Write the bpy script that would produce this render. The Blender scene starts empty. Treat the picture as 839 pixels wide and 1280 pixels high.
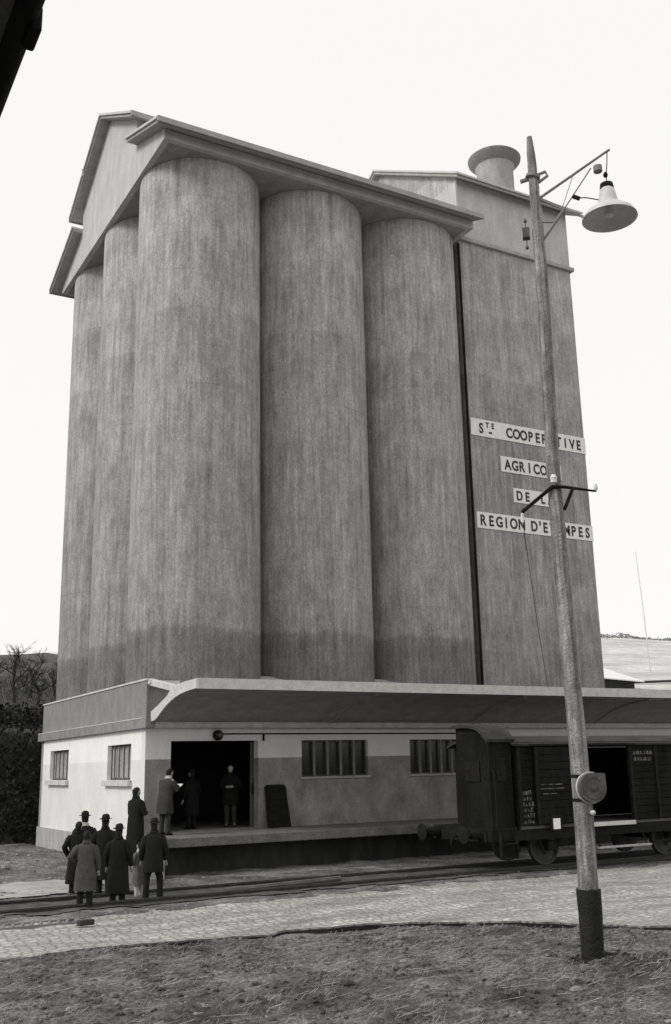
import bpy, bmesh, math, random
from mathutils import Vector, Matrix, noise
R = math.radians
rnd = random.Random(7)
S = bpy.context.scene
COL = S.collection

# ------------------------------------------------------------------ materials
def mat(name, c, c2=None, scale=4.0, stretch=(1, 1, 1), rough=0.9, bump=0.0, bscale=40.0, fine=0.0, fscale=60.0,
        contrast=(0.35, 0.65), spec=0.25, metal=0.0, extra=None):
    m = bpy.data.materials.new(name); m.use_nodes = True
    nt = m.node_tree; N = nt.nodes; L = nt.links
    b = N['Principled BSDF']
    b.inputs['Roughness'].default_value = rough
    b.inputs['Metallic'].default_value = metal
    b.inputs['Specular IOR Level'].default_value = spec
    def g(v): return (v, v * 0.99, v * 0.97, 1)
    tc = N.new('ShaderNodeTexCoord')
    mp = N.new('ShaderNodeMapping'); mp.inputs['Scale'].default_value = stretch
    L.new(tc.outputs['Object'], mp.inputs['Vector'])
    col = None
    if c2 is None: c2 = c * 0.8
    n1 = N.new('ShaderNodeTexNoise'); n1.inputs['Scale'].default_value = scale; n1.inputs['Detail'].default_value = 8
    n1.inputs['Roughness'].default_value = 0.65
    L.new(mp.outputs['Vector'], n1.inputs['Vector'])
    r1 = N.new('ShaderNodeMapRange'); r1.inputs['From Min'].default_value = contrast[0]; r1.inputs['From Max'].default_value = contrast[1]
    L.new(n1.outputs['Fac'], r1.inputs['Value'])
    mx = N.new('ShaderNodeMix'); mx.data_type = 'RGBA'
    mx.inputs['A'].default_value = g(c2); mx.inputs['B'].default_value = g(c)
    L.new(r1.outputs['Result'], mx.inputs['Factor'])
    col = mx.outputs['Result']
    if fine > 0:
        n2 = N.new('ShaderNodeTexNoise'); n2.inputs['Scale'].default_value = fscale; n2.inputs['Detail'].default_value = 4
        L.new(tc.outputs['Object'], n2.inputs['Vector'])
        r2 = N.new('ShaderNodeMapRange'); r2.inputs['From Min'].default_value = 0.3; r2.inputs['From Max'].default_value = 0.7
        r2.inputs['To Min'].default_value = 1 - fine; r2.inputs['To Max'].default_value = 1 + fine
        L.new(n2.outputs['Fac'], r2.inputs['Value'])
        m2 = N.new('ShaderNodeMix'); m2.data_type = 'RGBA'; m2.blend_type = 'MULTIPLY'; m2.inputs['Factor'].default_value = 1
        L.new(col, m2.inputs['A']); L.new(r2.outputs['Result'], m2.inputs['B'])
        col = m2.outputs['Result']
    if extra: col = extra(nt, tc, col)
    L.new(col, b.inputs['Base Color'])
    if bump > 0:
        n3 = N.new('ShaderNodeTexNoise'); n3.inputs['Scale'].default_value = bscale; n3.inputs['Detail'].default_value = 6
        L.new(tc.outputs['Object'], n3.inputs['Vector'])
        bp = N.new('ShaderNodeBump'); bp.inputs['Strength'].default_value = bump; bp.inputs['Distance'].default_value = 0.05
        L.new(n3.outputs['Fac'], bp.inputs['Height']); L.new(bp.outputs['Normal'], b.inputs['Normal'])
    return m

def mathn(nt, op, a, b=None, clamp=False):
    n = nt.nodes.new('ShaderNodeMath'); n.operation = op; n.use_clamp = clamp
    for i, v in enumerate((a, b)):
        if v is None: continue
        if isinstance(v, (int, float)): n.inputs[i].default_value = v
        else: nt.links.new(v, n.inputs[i])
    return n.outputs[0]

def mulcol(nt, col, fac):
    m2 = nt.nodes.new('ShaderNodeMix'); m2.data_type = 'RGBA'; m2.blend_type = 'MULTIPLY'; m2.inputs['Factor'].default_value = 1
    nt.links.new(col, m2.inputs['A']); nt.links.new(fac, m2.inputs['B'])
    return m2.outputs['Result']

def noisen(nt, tc, scale, stretch, detail=6, rough=0.6):
    mp = nt.nodes.new('ShaderNodeMapping'); mp.inputs['Scale'].default_value = stretch
    nt.links.new(tc.outputs['Object'], mp.inputs['Vector'])
    n = nt.nodes.new('ShaderNodeTexNoise'); n.inputs['Scale'].default_value = scale
    n.inputs['Detail'].default_value = detail; n.inputs['Roughness'].default_value = rough
    nt.links.new(mp.outputs['Vector'], n.inputs['Vector'])
    return n.outputs['Fac']

def rng(nt, v, a, b, c, d):
    r = nt.nodes.new('ShaderNodeMapRange')
    r.inputs['From Min'].default_value = a; r.inputs['From Max'].default_value = b
    r.inputs['To Min'].default_value = c; r.inputs['To Max'].default_value = d
    nt.links.new(v, r.inputs['Value']); return r.outputs['Result']

def silo_extra(lowband):
    def f(nt, tc, col):
        # rain streaks, mottled patches, pour lifts of slightly different mix, and a damp band low down
        sx = nt.nodes.new('ShaderNodeSeparateXYZ'); nt.links.new(tc.outputs['Object'], sx.inputs[0])
        z = sx.outputs['Z']
        patch = rng(nt, noisen(nt, tc, 0.45, (1, 1, 0.6), 4, 0.6), 0.38, 0.62, 0.25, 1.0)
        st = rng(nt, noisen(nt, tc, 3.0, (1.6, 1.6, 0.05), 6, 0.75), 0.34, 0.66, -0.36, 0.20)
        col = mulcol(nt, col, mathn(nt, 'ADD', 1.0, mathn(nt, 'MULTIPLY', st, patch)))
        st2 = rng(nt, noisen(nt, tc, 7.0, (1.5, 1.5, 0.14), 3, 0.6), 0.36, 0.66, -0.14, 0.12)
        col = mulcol(nt, col, mathn(nt, 'ADD', 1.0, st2))
        col = mulcol(nt, col, rng(nt, noisen(nt, tc, 1.3, (1, 1, 0.7), 7, 0.78), 0.34, 0.66, 0.75, 1.18))
        col = mulcol(nt, col, rng(nt, noisen(nt, tc, 16.0, (1, 1, 0.6), 4, 0.75), 0.3, 0.7, 0.80, 1.18))
        zj = mathn(nt, 'ADD', mathn(nt, 'MULTIPLY', z, 1 / 1.3), mathn(nt, 'MULTIPLY', noisen(nt, tc, 0.8, (1, 1, 0.1), 2, 0.5), 0.12))
        fl = mathn(nt, 'FLOOR', zj); fr = mathn(nt, 'FRACT', zj)
        wn = nt.nodes.new('ShaderNodeTexWhiteNoise'); wn.noise_dimensions = '1D'; nt.links.new(fl, wn.inputs['W'])
        col = mulcol(nt, col, rng(nt, wn.outputs['Value'], 0, 1, 0.92, 1.06))
        brk = rng(nt, noisen(nt, tc, 1.1, (1, 1, 1), 3, 0.6), 0.45, 0.6, 0.0, 0.16)
        line = mathn(nt, 'MULTIPLY', mathn(nt, 'LESS_THAN', fr, 0.028), brk)
        col = mulcol(nt, col, mathn(nt, 'SUBTRACT', 1.0, line))
        # concrete turns paler with height, in ragged tongues
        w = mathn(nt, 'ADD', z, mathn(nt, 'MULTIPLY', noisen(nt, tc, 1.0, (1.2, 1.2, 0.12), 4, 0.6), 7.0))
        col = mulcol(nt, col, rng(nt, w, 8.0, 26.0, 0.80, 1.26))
        if lowband:
            e = mathn(nt, 'ADD', mathn(nt, 'ADD', z, mathn(nt, 'MULTIPLY', noisen(nt, tc, 2.5, (1, 1, 0.25), 4, 0.7), 0.35)), mathn(nt, 'MULTIPLY', mathn(nt, 'SUBTRACT', noisen(nt, tc, 0.22, (1, 1, 0.3), 2, 0.5), 0.5), 0.9))
            band = rng(nt, e, lowband, lowband + 0.16, 0.70, 1.0)
            col = mulcol(nt, col, band)
            # a lime bloom just over the damp line
            a = mathn(nt, 'SUBTRACT', e, lowband + 0.75)
            bl = rng(nt, mathn(nt, 'ABSOLUTE', a), 0.0, 0.22, 1.0, 0.0)
            nz = rng(nt, noisen(nt, tc, 0.7, (1, 1, 0.5), 3, 0.5), 0.45, 0.62, 0.0, 0.22)
            col = mulcol(nt, col, mathn(nt, 'ADD', 1.0, mathn(nt, 'MULTIPLY', bl, nz)))
        return col
    return f

def pole_extra(nt, tc, col):
    col = mulcol(nt, col, rng(nt, noisen(nt, tc, 1.1, (1, 1, 0.7), 5, 0.7), 0.35, 0.65, 0.55, 1.35))
    return mulcol(nt, col, rng(nt, noisen(nt, tc, 9.0, (2, 2, 0.5), 4, 0.7), 0.35, 0.62, 0.7, 1.15))
M = {}
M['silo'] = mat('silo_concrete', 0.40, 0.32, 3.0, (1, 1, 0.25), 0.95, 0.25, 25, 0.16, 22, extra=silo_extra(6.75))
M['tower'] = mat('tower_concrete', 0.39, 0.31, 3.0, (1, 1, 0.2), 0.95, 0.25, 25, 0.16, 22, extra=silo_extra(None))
M['gable'] = mat('gable_concrete', 0.58, 0.46, 2.5, (1, 1, 0.3), 0.95, 0.2, 25, 0.10, 22)
M['conc'] = mat('weathered_concrete', 0.45, 0.33, 3.0, (1, 1, 0.4), 0.95, 0.25, 25, 0.14, 22)
M['palecon'] = mat('pale_cement', 0.62, 0.48, 4.0, (1, 1, 1), 0.9, 0.2, 30, 0.10, 25)
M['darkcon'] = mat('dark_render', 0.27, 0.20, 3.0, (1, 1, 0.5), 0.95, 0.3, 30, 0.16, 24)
M['soffit'] = mat('soffit_concrete', 0.38, 0.28, 2.0, (1, 1, 1), 0.95, 0.2, 25, 0.10, 20)
M['roofsheet'] = mat('cement_sheet', 0.44, 0.34, 3.0, (1, 1, 1), 0.9, 0.2, 30, 0.10, 30)
M['white'] = mat('whitewash', 0.88, 0.80, 1.2, (1, 1, 0.6), 0.9, 0.1, 20, 0.04, 15)
M['white2'] = mat('dusty_whitewash', 0.78, 0.68, 1.2, (1, 1, 0.6), 0.9, 0.1, 20, 0.05, 15)
M['render'] = mat('grey_render', 0.36, 0.20, 1.6, (1, 1, 0.7), 0.95, 0.3, 30, 0.14, 18)
M['paint'] = mat('sign_white_paint', 0.85, 0.76, 5.0, (1, 1, 0.4), 0.8, 0.0, fine=0.05)
M['letter'] = mat('sign_black_paint', 0.035, 0.08, 6.0, contrast=(0.3, 0.75))
M['glass'] = mat('dusty_glass', 0.035, 0.02, 3.0, rough=0.25, spec=0.5)
M['frame'] = mat('window_iron', 0.10, 0.07, 5.0)
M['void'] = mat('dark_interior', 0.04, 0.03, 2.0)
M['wood'] = mat('old_timber', 0.13, 0.07, 2.0, (1, 1, 0.15), 0.9, 0.3, 30, 0.15, 30)
M['pole'] = mat('pole_wood', 0.33, 0.12, 6.0, (3, 3, 0.1), 0.9, 0.6, 30, 0.10, 20, contrast=(0.36, 0.62), extra=pole_extra)
M['tar'] = mat('pole_tar', 0.018, 0.010, 4.0, rough=0.7, bump=0.4, bscale=25)
M['iron'] = mat('dark_iron', 0.018, 0.010, 6.0, rough=0.85, spec=0.12)
M['greyiron'] = mat('grey_painted_iron', 0.24, 0.16, 6.0, rough=0.6, fine=0.1)
M['enamel'] = mat('lamp_enamel', 0.62, 0.52, 4.0, rough=0.45)
M['porcelain'] = mat('porcelain', 0.7, 0.6, 4.0, rough=0.3, spec=0.5)
M['wagon'] = mat('wagon_paint', 0.017, 0.009, 2.5, (1, 1, 0.3), 0.95, 0.2, 30, 0.25, 25, spec=0.08)
M['wagonroof'] = mat('wagon_roof', 0.05, 0.02, 1.2, (1, 1, 1), 0.8, 0.2, 20, 0.15, 12)
M['chalk'] = mat('chalk_marks', 0.16, 0.03, 9.0, contrast=(0.4, 0.6))
M['card'] = mat('paper_card', 0.85, 0.8, 5.0)
M['rail'] = mat('rail_steel', 0.07, 0.035, 5.0, rough=0.6)
M['skin'] = mat('skin', 0.42, 0.34, 12.0, rough=0.6)
M['hair'] = mat('dark_hair', 0.018, 0.01, 20.0)
M['black'] = mat('black_cloth', 0.011, 0.007, 8.0, rough=0.95, fine=0.15)
M['darkcloth'] = mat('dark_cloth', 0.016, 0.010, 8.0, rough=0.95, fine=0.15)
M['greycloth'] = mat('grey_overcoat', 0.075, 0.05, 8.0, rough=0.95, fine=0.12)
M['workcloth'] = mat('work_coat', 0.05, 0.03, 6.0, rough=0.95, fine=0.12)
M['childcoat'] = mat('child_grey_coat', 0.16, 0.09, 6.0, rough=0.95)
M['palecloth'] = mat('pale_scarf', 0.5, 0.4, 8.0, rough=0.95)
M['shoe'] = mat('shoe_leather', 0.012, 0.008, 8.0, rough=0.5)
M['bark'] = mat('bare_bark', 0.06, 0.035, 6.0)
M['ivy'] = mat('ivy_leaf', 0.045, 0.02, 1.5, rough=0.7)
M['straw'] = mat('straw', 0.36, 0.12, 1.5)
M['stone'] = mat('pale_stone', 0.34, 0.12, 2.0, bump=0.2)
M['darkstone'] = mat('dark_stone', 0.05, 0.03, 8.0)
M['hill'] = mat('scrub_hill', 0.075, 0.035, 0.25, fine=0.25, fscale=1.5)
M['bank'] = mat('bank_earth', 0.035, 0.018, 1.0, bump=0.5, bscale=5)
def field_extra(nt, tc, col):
    return mulcol(nt, col, rng(nt, noisen(nt, tc, 0.12, (0.4, 1.6, 1), 5, 0.6), 0.35, 0.65, 0.78, 1.1))
M['field'] = mat('pale_field', 0.62, 0.44, 0.3, fine=0.15, fscale=2.0, extra=field_extra)
M['shade_wall'] = mat('shade_dark_wall', 0.05, 0.025, 2.0, (1, 1, .4), 0.95, 0.3, 20)  # near-black tone paints in the shade under the platform slab
M['dock'] = mat('worn_dock_concrete', 0.20, 0.12, 2.0, (1, 1, 1), 0.95, 0.4, 20, 0.2, 18)
M['fieldhedge'] = mat('grey_hedge', 0.30, 0.2, 0.5)
M['drum'] = mat('drum_iron', 0.12, 0.07, 5.0, rough=0.7, fine=0.2, fscale=30)
M['zinc'] = mat('pale_zinc_roof', 0.80, 0.72, 3.0, rough=0.6)

def dirt_extra(nt, tc, col):
    col = mulcol(nt, col, rng(nt, noisen(nt, tc, 22.0, (0.8, 1.2, 1), 5, 0.75), 0.36, 0.64, 0.45, 1.6))
    col = mulcol(nt, col, rng(nt, noisen(nt, tc, 5.0, (0.7, 1.4, 1), 6, 0.75), 0.36, 0.64, 0.55, 1.5))
    col = mulcol(nt, col, rng(nt, noisen(nt, tc, 0.7, (1, 1, 1), 5, 0.65), 0.36, 0.64, 0.5, 1.6))
    return col
M['dirt'] = mat('trodden_dirt', 0.125, 0.07, 3.0, rough=0.95, bump=1.0, bscale=16, extra=dirt_extra)
M['bed'] = mat('track_bed_earth', 0.15, 0.085, 1.6, rough=0.95, bump=0.8, bscale=12, extra=dirt_extra)
M['apron'] = mat('sandy_apron', 0.44, 0.3, 2.0, rough=0.95, bump=0.4, bscale=14, fine=0.2, fscale=10)

def setts_mat():
    m = bpy.data.materials.new('stone_setts'); m.use_nodes = True
    nt = m.node_tree; N = nt.nodes; L = nt.links; b = N['Principled BSDF']
    tc = N.new('ShaderNodeTexCoord')
    mp = N.new('ShaderNodeMapping'); mp.inputs['Scale'].default_value = (5.6, 7.6, 1); mp.inputs['Rotation'].default_value = (0, 0, R(4))
    L.new(tc.outputs['Object'], mp.inputs['Vector'])
    v1 = N.new('ShaderNodeTexVoronoi'); v1.feature = 'DISTANCE_TO_EDGE'; v1.inputs['Scale'].default_value = 1; v1.inputs['Randomness'].default_value = 0.55
    v2 = N.new('ShaderNodeTexVoronoi'); v2.feature = 'F1'; v2.inputs['Scale'].default_value = 1; v2.inputs['Randomness'].default_value = 0.55
    for v in (v1, v2):
        v.voronoi_dimensions = '2D'; L.new(mp.outputs['Vector'], v.inputs['Vector'])
    edge = rng(nt, v1.outputs['Distance'], 0.0, 0.22, 0.25, 1.0)
    sc = N.new('ShaderNodeSeparateColor'); L.new(v2.outputs['Color'], sc.inputs[0])
    tone = rng(nt, sc.outputs[0], 0, 1, 0.44, 0.66)
    dirt = rng(nt, noisen(nt, tc, 0.6, (0.6, 2.2, 1), 8, 0.75), 0.36, 0.62, 0.1, 1.0)
    fin = rng(nt, noisen(nt, tc, 14, (1, 1, 1), 4, 0.6), 0.3, 0.7, 0.75, 1.2)
    val = mathn(nt, 'MULTIPLY', tone, fin)
    cover = mathn(nt, 'MULTIPLY', edge, dirt)
    mx = N.new('ShaderNodeMix'); mx.data_type = 'FLOAT'; mx.inputs['A'].default_value = 0.17
    L.new(cover, mx.inputs['Factor']); L.new(val, mx.inputs['B'])
    cc = N.new('ShaderNodeCombineColor')
    for i, k in enumerate((1, 0.99, 0.965)): L.new(mathn(nt, 'MULTIPLY', mx.outputs['Result'], k), cc.inputs[i])
    L.new(cc.outputs[0], b.inputs['Base Color'])
    b.inputs['Roughness'].default_value = 0.62; b.inputs['Specular IOR Level'].default_value = 0.35
    hgt = mathn(nt, 'ADD', mathn(nt, 'MULTIPLY', edge, 1.0), mathn(nt, 'MULTIPLY', sc.outputs[1], 0.5))
    bp = N.new('ShaderNodeBump'); bp.inputs['Strength'].default_value = 0.7; bp.inputs['Distance'].default_value = 0.025
    L.new(hgt, bp.inputs['Height']); L.new(bp.outputs['Normal'], b.inputs['Normal'])
    return m
M['setts'] = setts_mat()

# ------------------------------------------------------------------ mesh builder
class MB:
    def __init__(s): s.bm = bmesh.new()
    def face(s, vs):
        try: return s.bm.faces.new(vs)
        except ValueError: return None
    def box(s, x0, x1, y0, y1, z0, z1):
        v = [s.bm.verts.new(p) for p in ((x0,y0,z0),(x1,y0,z0),(x1,y1,z0),(x0,y1,z0),(x0,y0,z1),(x1,y0,z1),(x1,y1,z1),(x0,y1,z1))]
        for f in ((3,2,1,0),(4,5,6,7),(0,1,5,4),(1,2,6,5),(2,3,7,6),(3,0,4,7)): s.face([v[i] for i in f])
        return s
    def obox(s, c, ax, ay, az):     # oriented box from centre and three half vectors
        c = Vector(c); ax = Vector(ax); ay = Vector(ay); az = Vector(az)
        v = [s.bm.verts.new(c + sx*ax + sy*ay + sz*az) for sz in (-1,1) for sx, sy in ((-1,-1),(1,-1),(1,1),(-1,1))]
        for f in ((3,2,1,0),(4,5,6,7),(0,1,5,4),(1,2,6,5),(2,3,7,6),(3,0,4,7)): s.face([v[i] for i in f])
        return s
    def bar(s, a, b, w, h=None, up=(0,0,1)):
        a = Vector(a); b = Vector(b); h = h or w
        d = (b-a); L = d.length; d.normalize(); u = Vector(up)
        if abs(d.dot(u)) > 0.99: u = Vector((0,1,0))
        x = d.cross(u).normalized(); u = x.cross(d)
        return s.obox((a+b)/2, x*w/2, d*L/2, u*h/2)
    def rings(s, rings, closed=True, cap=True):
        vr = [[s.bm.verts.new(p) for p in r] for r in rings]
        n = len(vr[0])
        for a, b in zip(vr, vr[1:]):
            for i in range(n if closed else n-1):
                s.face([a[i], a[(i+1) % n], b[(i+1) % n], b[i]])
        if cap and closed:
            s.face(list(reversed(vr[0]))); s.face(vr[-1])
        return s
    def tube(s, pts, rad, n=8, cap=True):
        pts = [Vector(p) for p in pts]
        if not isinstance(rad, (list, tuple)): rad = [rad]*len(pts)
        out = []; prev = None
        for i, p in enumerate(pts):
            d = (pts[min(i+1, len(pts)-1)] - pts[max(i-1, 0)]).normalized()
            if prev is None:
                u = Vector((0,0,1)) if abs(d.z) < 0.9 else Vector((1,0,0))
                x = d.cross(u).normalized()
            else:
                x = (prev - d*prev.dot(d)).normalized()
            prev = x; y = d.cross(x)
            out.append([p + (x*math.cos(2*math.pi*k/n) + y*math.sin(2*math.pi*k/n))*rad[i] for k in range(n)])
        return s.rings(out, True, cap)
    def lathe(s, prof, c=(0,0,0), axis=(0,0,1), n=24, cap=True):
        d = Vector(axis).normalized(); u = Vector((0,0,1)) if abs(d.z) < 0.9 else Vector((1,0,0))
        x = d.cross(u).normalized(); y = d.cross(x); c = Vector(c)
        return s.rings([[c + d*h + (x*math.cos(2*math.pi*k/n) + y*math.sin(2*math.pi*k/n))*r for k in range(n)] for r, h in prof], True, cap)
    def prism_x(s, poly, x0, x1):   # polygon in (y, z) extruded along x
        return s.rings([[(x0, y, z) for y, z in poly], [(x1, y, z) for y, z in poly]])
    def prism_y(s, poly, y0, y1):   # polygon in (x, z) extruded along y
        return s.rings([[(x, y0, z) for x, z in poly], [(x, y1, z) for x, z in poly]])
    def build(s, name, m, parent=None, smooth=False, local=False, bevel=0):
        bmesh.ops.recalc_face_normals(s.bm, faces=s.bm.faces[:])
        if parent is not None and not local:
            off = Vector(); p = parent
            while p is not None: off += p.location; p = p.parent
            for v in s.bm.verts: v.co -= off
        if smooth:
            for f in s.bm.faces: f.smooth = True
            for e in s.bm.edges:
                if len(e.link_faces) == 2 and e.calc_face_angle(0) > R(38): e.smooth = False
        me = bpy.data.meshes.new(name); s.bm.to_mesh(me); s.bm.free()
        me.materials.append(m)
        o = bpy.data.objects.new(name, me); COL.objects.link(o)
        if parent is not None: o.parent = parent
        if bevel:
            md = o.modifiers.new('bevel', 'BEVEL'); md.width = bevel; md.segments = 2; md.limit_method = 'ANGLE'
        return o

def tag(o, label=None, cat=None, group=None, kind=None):
    if label: o['label'] = label
    if cat: o['category'] = cat
    if group: o['group'] = group
    if kind: o['kind'] = kind
    return o
def thing(name, label, cat, loc=(0,0,0), rz=0, group=None):
    o = bpy.data.objects.new(name, None); COL.objects.link(o)
    o.location = loc; o.rotation_euler = (0, 0, rz); o.empty_display_size = 0.3
    return tag(o, label, cat, group)
def each(name, m, parent, boxes, bevel=0):
    return [MB().box(*b).build(name, m, parent, bevel=bevel) for b in boxes]
def grid_wall(mb, axis, u0, u1, z0, z1, t0, t1, opens):
    us = sorted({u0, u1, *[min(max(o[k], u0), u1) for o in opens for k in (0, 1)]})
    zs = sorted({z0, z1, *[min(max(o[k], z0), z1) for o in opens for k in (2, 3)]})
    for a, b in zip(us, us[1:]):
        for c, d in zip(zs, zs[1:]):
            mu, mz = (a+b)/2, (c+d)/2
            if any(o[0] < mu < o[1] and o[2] < mz < o[3] for o in opens): continue
            if axis == 'x': mb.box(a, b, t0, t1, c, d)
            else: mb.box(t0, t1, a, b, c, d)
    return mb

# ------------------------------------------------------------------ silo building
B = thing('grain_silo_building', 'tall grey concrete grain silo with round towers over a whitewashed base', 'building', (0, 0, 0))
DEP = 11.7; WX = 27.0; ZW = 3.78
doorO = (0.75, 3.46, 0.0, 3.43)
w1 = (4.9, 7.23, 2.36, 3.43); w2 = (8.8, 10.9, 2.36, 3.43); w3 = (13.0, 15.1, 2.36, 3.43); dr2 = (15.6, 17.5, 0.0, 3.43)
front_open = [doorO, w1, w2, w3]
PZ = 2.93
f1 = grid_wall(MB(), 'x', 0.0, WX, PZ, ZW, 0.0, 0.3, [doorO, w1, w2, w3]).build('wall', M['white2'], B); f1['label'] = 'dusty white upper strip of the front wall'
f2 = grid_wall(MB(), 'x', 0.0, WX, -0.4, PZ, 0.0, 0.3, [doorO, w1, w2, w3]).build('wall', M['render'], B); f2['label'] = 'stained grey lower front wall'
sw1 = (1.23, 3.47, 2.38, 3.40); sw2 = (7.9, 10.35, 2.38, 3.40)
f3 = grid_wall(MB(), 'y', 0.3, DEP-0.3, PZ, ZW, 0.0, 0.3, [sw1, sw2]).build('wall', M['white'], B); f3['label'] = 'bright whitewashed side wall'
f4 = grid_wall(MB(), 'y', 0.3, DEP-0.3, -0.4, PZ, 0.0, 0.3, [sw1, sw2]).build('wall', M['white2'], B); f4['label'] = 'duller whitewash on the lower side wall'
# thin whitewashed return so the corner is white all the way on the side
MB().box(-0.004, 0.0, 0.0, 0.3, 0.73, ZW).build('corner_whitewash', M['white2'], B)
MB().box(-0.045, -0.006, -0.004, DEP+0.03, -0.4, 0.73).build('plinth', M['conc'], B)
each('rear_wall', M['render'], B, [(0, WX, DEP-0.3, DEP, -0.4, ZW), (WX-0.3, WX, 0.3, DEP-0.3, -0.4, ZW)])
MB().box(0.3, WX-0.3, 0.3, DEP-0.3, 0.8, 0.97).build('floor', M['darkcon'], B)
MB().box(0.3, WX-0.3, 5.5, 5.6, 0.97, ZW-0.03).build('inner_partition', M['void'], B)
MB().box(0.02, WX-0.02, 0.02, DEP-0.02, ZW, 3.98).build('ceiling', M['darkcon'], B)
# door opening below the platform level is closed by the threshold
MB().box(0.752, 3.458, 0.02, 0.30, -0.4, 0.95).build('threshold', M['conc'], B)
# ledge and parapet
each('ledge', M['darkcon'], B, [(-0.13, 0.0, -0.13, DEP+0.13, ZW, 4.05), (-0.13, 0.14, -0.36, -0.132, ZW, 4.05)], 0.01)
MB().box(-0.135, -0.02, -0.1, DEP+0.135, 4.053, 4.075).build('ledge_capping', M['palecon'], B)
each('parapet', M['darkcon'], B, [(0.0, 0.2, 0.0, DEP, 4.08, 5.11), (0.2, 11.9, 0.0, 0.2, 4.08, 5.0), (0.2, WX, DEP-0.2, DEP, 4.08, 5.05)])
MB().box(-0.03, 0.23, -0.02, DEP+0.03, 5.113, 5.165).build('parapet_capping', M['palecon'], B)
MB().box(0.2, WX-0.1, 0.2, DEP-0.2, 3.985, 4.3).build('deck', M['conc'], B)

def window(x0, x1, z0, z1, axis, sill):
    mb = MB(); t = 0.05; d0, d1 = 0.13, 0.19
    def bx(m, a, b, c, d, e0=d0, e1=d1):
        if axis == 'x': m.box(a, b, e0, e1, c, d)
        else: m.box(e0, e1, a, b, c, d)
    bx(mb, x0, x1, z0, z0+t); bx(mb, x0, x1, z1-t, z1); bx(mb, x0, x0+t, z0+t, z1-t); bx(mb, x1-t, x1, z0+t, z1-t)
    w = mb.build('window', M['frame'], B)
    g = MB(); bx(g, x0+t, x1-t, z0+t, z1-t, 0.205, 0.215); g.build('pane', M['glass'], w)
    bars = MB(); n = 5
    for k in range(1, n):
        c = x0 + (x1-x0)*k/n
        hw = 0.014 if sill else 0.035; bx(bars, c-hw, c+hw, z0+0.005, z1-0.005, 0.07, 0.115)
    bars.build('bars', M['greyiron'], w)
    s = MB()
    if sill: s.box(-0.13, 0.0, x0-0.14, x1+0.14, z0-0.17, z0-0.002)
    else: s.box(x0-0.06, x1+0.06, -0.06, 0.0, z0-0.07, z0-0.002)
    s.build('sill', M['palecon'] if sill else M['conc'], w, bevel=0.008)
    return w
for o_ in (w1, w2, w3): window(*o_, 'x', False)
for o_ in (sw1, sw2): window(*o_, 'y', True)
# blind curtains behind the side windows, seen as pale vertical folds
for a, b, c, d in (sw1, sw2):
    pts = [(0.165 + 0.022*math.sin(k*1.35), a+.055 + (b-a-.11)*k/60) for k in range(61)]
    mb = MB(); mb.rings([[(x, y, c+.055) for x, y in pts], [(x, y, d-.055) for x, y in pts]], closed=False, cap=False)
    mb.build('curtain', M['conc'], B, smooth=True)

# silos : nine round bins, three by three
SD, SX, SY, SR = 4.12, 2.09, 1.731, 2.06
silo0 = None
for j in range(3):
    for i in range(3):
        if silo0 is None:
            mb = MB(); n = 96
            hs = [4.3, 22.12]
            mb.rings([[(SR*math.cos(2*math.pi*k/n), SR*math.sin(2*math.pi*k/n), h) for k in range(n)] for h in hs])
            silo0 = mb.build('silo', M['silo'], B, smooth=True, local=True)
            s = silo0
        else:
            s = silo0.copy(); COL.objects.link(s); s.parent = B
        s.location = (SX + i*SD, SY + j*SD*0.984, 0)
# silo material uses object coords: shift by unequal noise offsets through separate rotation of each bin
for k, o in enumerate([o for o in COL.objects if o.name.split('.')[0] == 'silo']):
    o.rotation_euler.z = 0.7*k
# cement fillets that shed water between the front bins
for i in (0, 1):
    cx = SX + (i+0.5)*SD
    MB().prism_x([(-0.34, 4.9), (0.9, 4.9), (0.9, 5.4), (-0.34, 5.0)], cx-0.75, cx+0.75).build('fillet', M['conc'], B)

# roof house over the silos
GX, GY0, GY1, ZG, GX1 = -0.09, -0.65, 11.65, 22.13, 12.10
YC = (GY0 + GY1)/2
half = (GY1 - GY0)/2
def zlow(d): return 23.477 - (d - 3.51)*0.378          # lower roof underside at distance d from the ridge plane
gw = [(-half, ZG), (half, ZG), (half, zlow(half)), (3.31, zlow(3.31)), (3.31, 24.57), (0, 26.577), (-3.31, 24.57), (-3.31, zlow(3.31)), (-half, zlow(half))]
MB().prism_x([(YC+a, b) for a, b in gw], GX, GX+0.2).build('gable_wall', M['gable'], B)
MB().prism_x([(YC+a, b) for a, b in gw], GX1-0.2, GX1).build('gable_wall', M['gable'], B)
each('edge_beam', M['gable'], B, [(GX+0.2, GX1-0.2, GY0, GY0+0.18, ZG, zlow(half)-0.02), (GX+0.2, GX1-0.2, GY1-0.18, GY1, ZG, zlow(half)-0.02)])
MB().box(GX+0.2, GX1-0.2, GY0+0.18, GY1-0.18, ZG+0.002, ZG+0.2).build('deck_slab', M['soffit'], B)
each('clerestory_wall', M['gable'], B, [(GX+0.2, GX1-0.2, YC-3.31, YC-3.13, ZG+0.2, 24.55), (GX+0.2, GX1-0.2, YC+3.13, YC+3.31, ZG+0.2, 24.55)])
RX0, RX1 = GX-0.37, 12.20
def slope_slab(sgn, d0, z0, d1, z1, th, x0, x1, yc=YC):
    return [(yc+sgn*d0, z0), (yc+sgn*d1, z1), (yc+sgn*d1, z1+th), (yc+sgn*d0, z0+th)]
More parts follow.
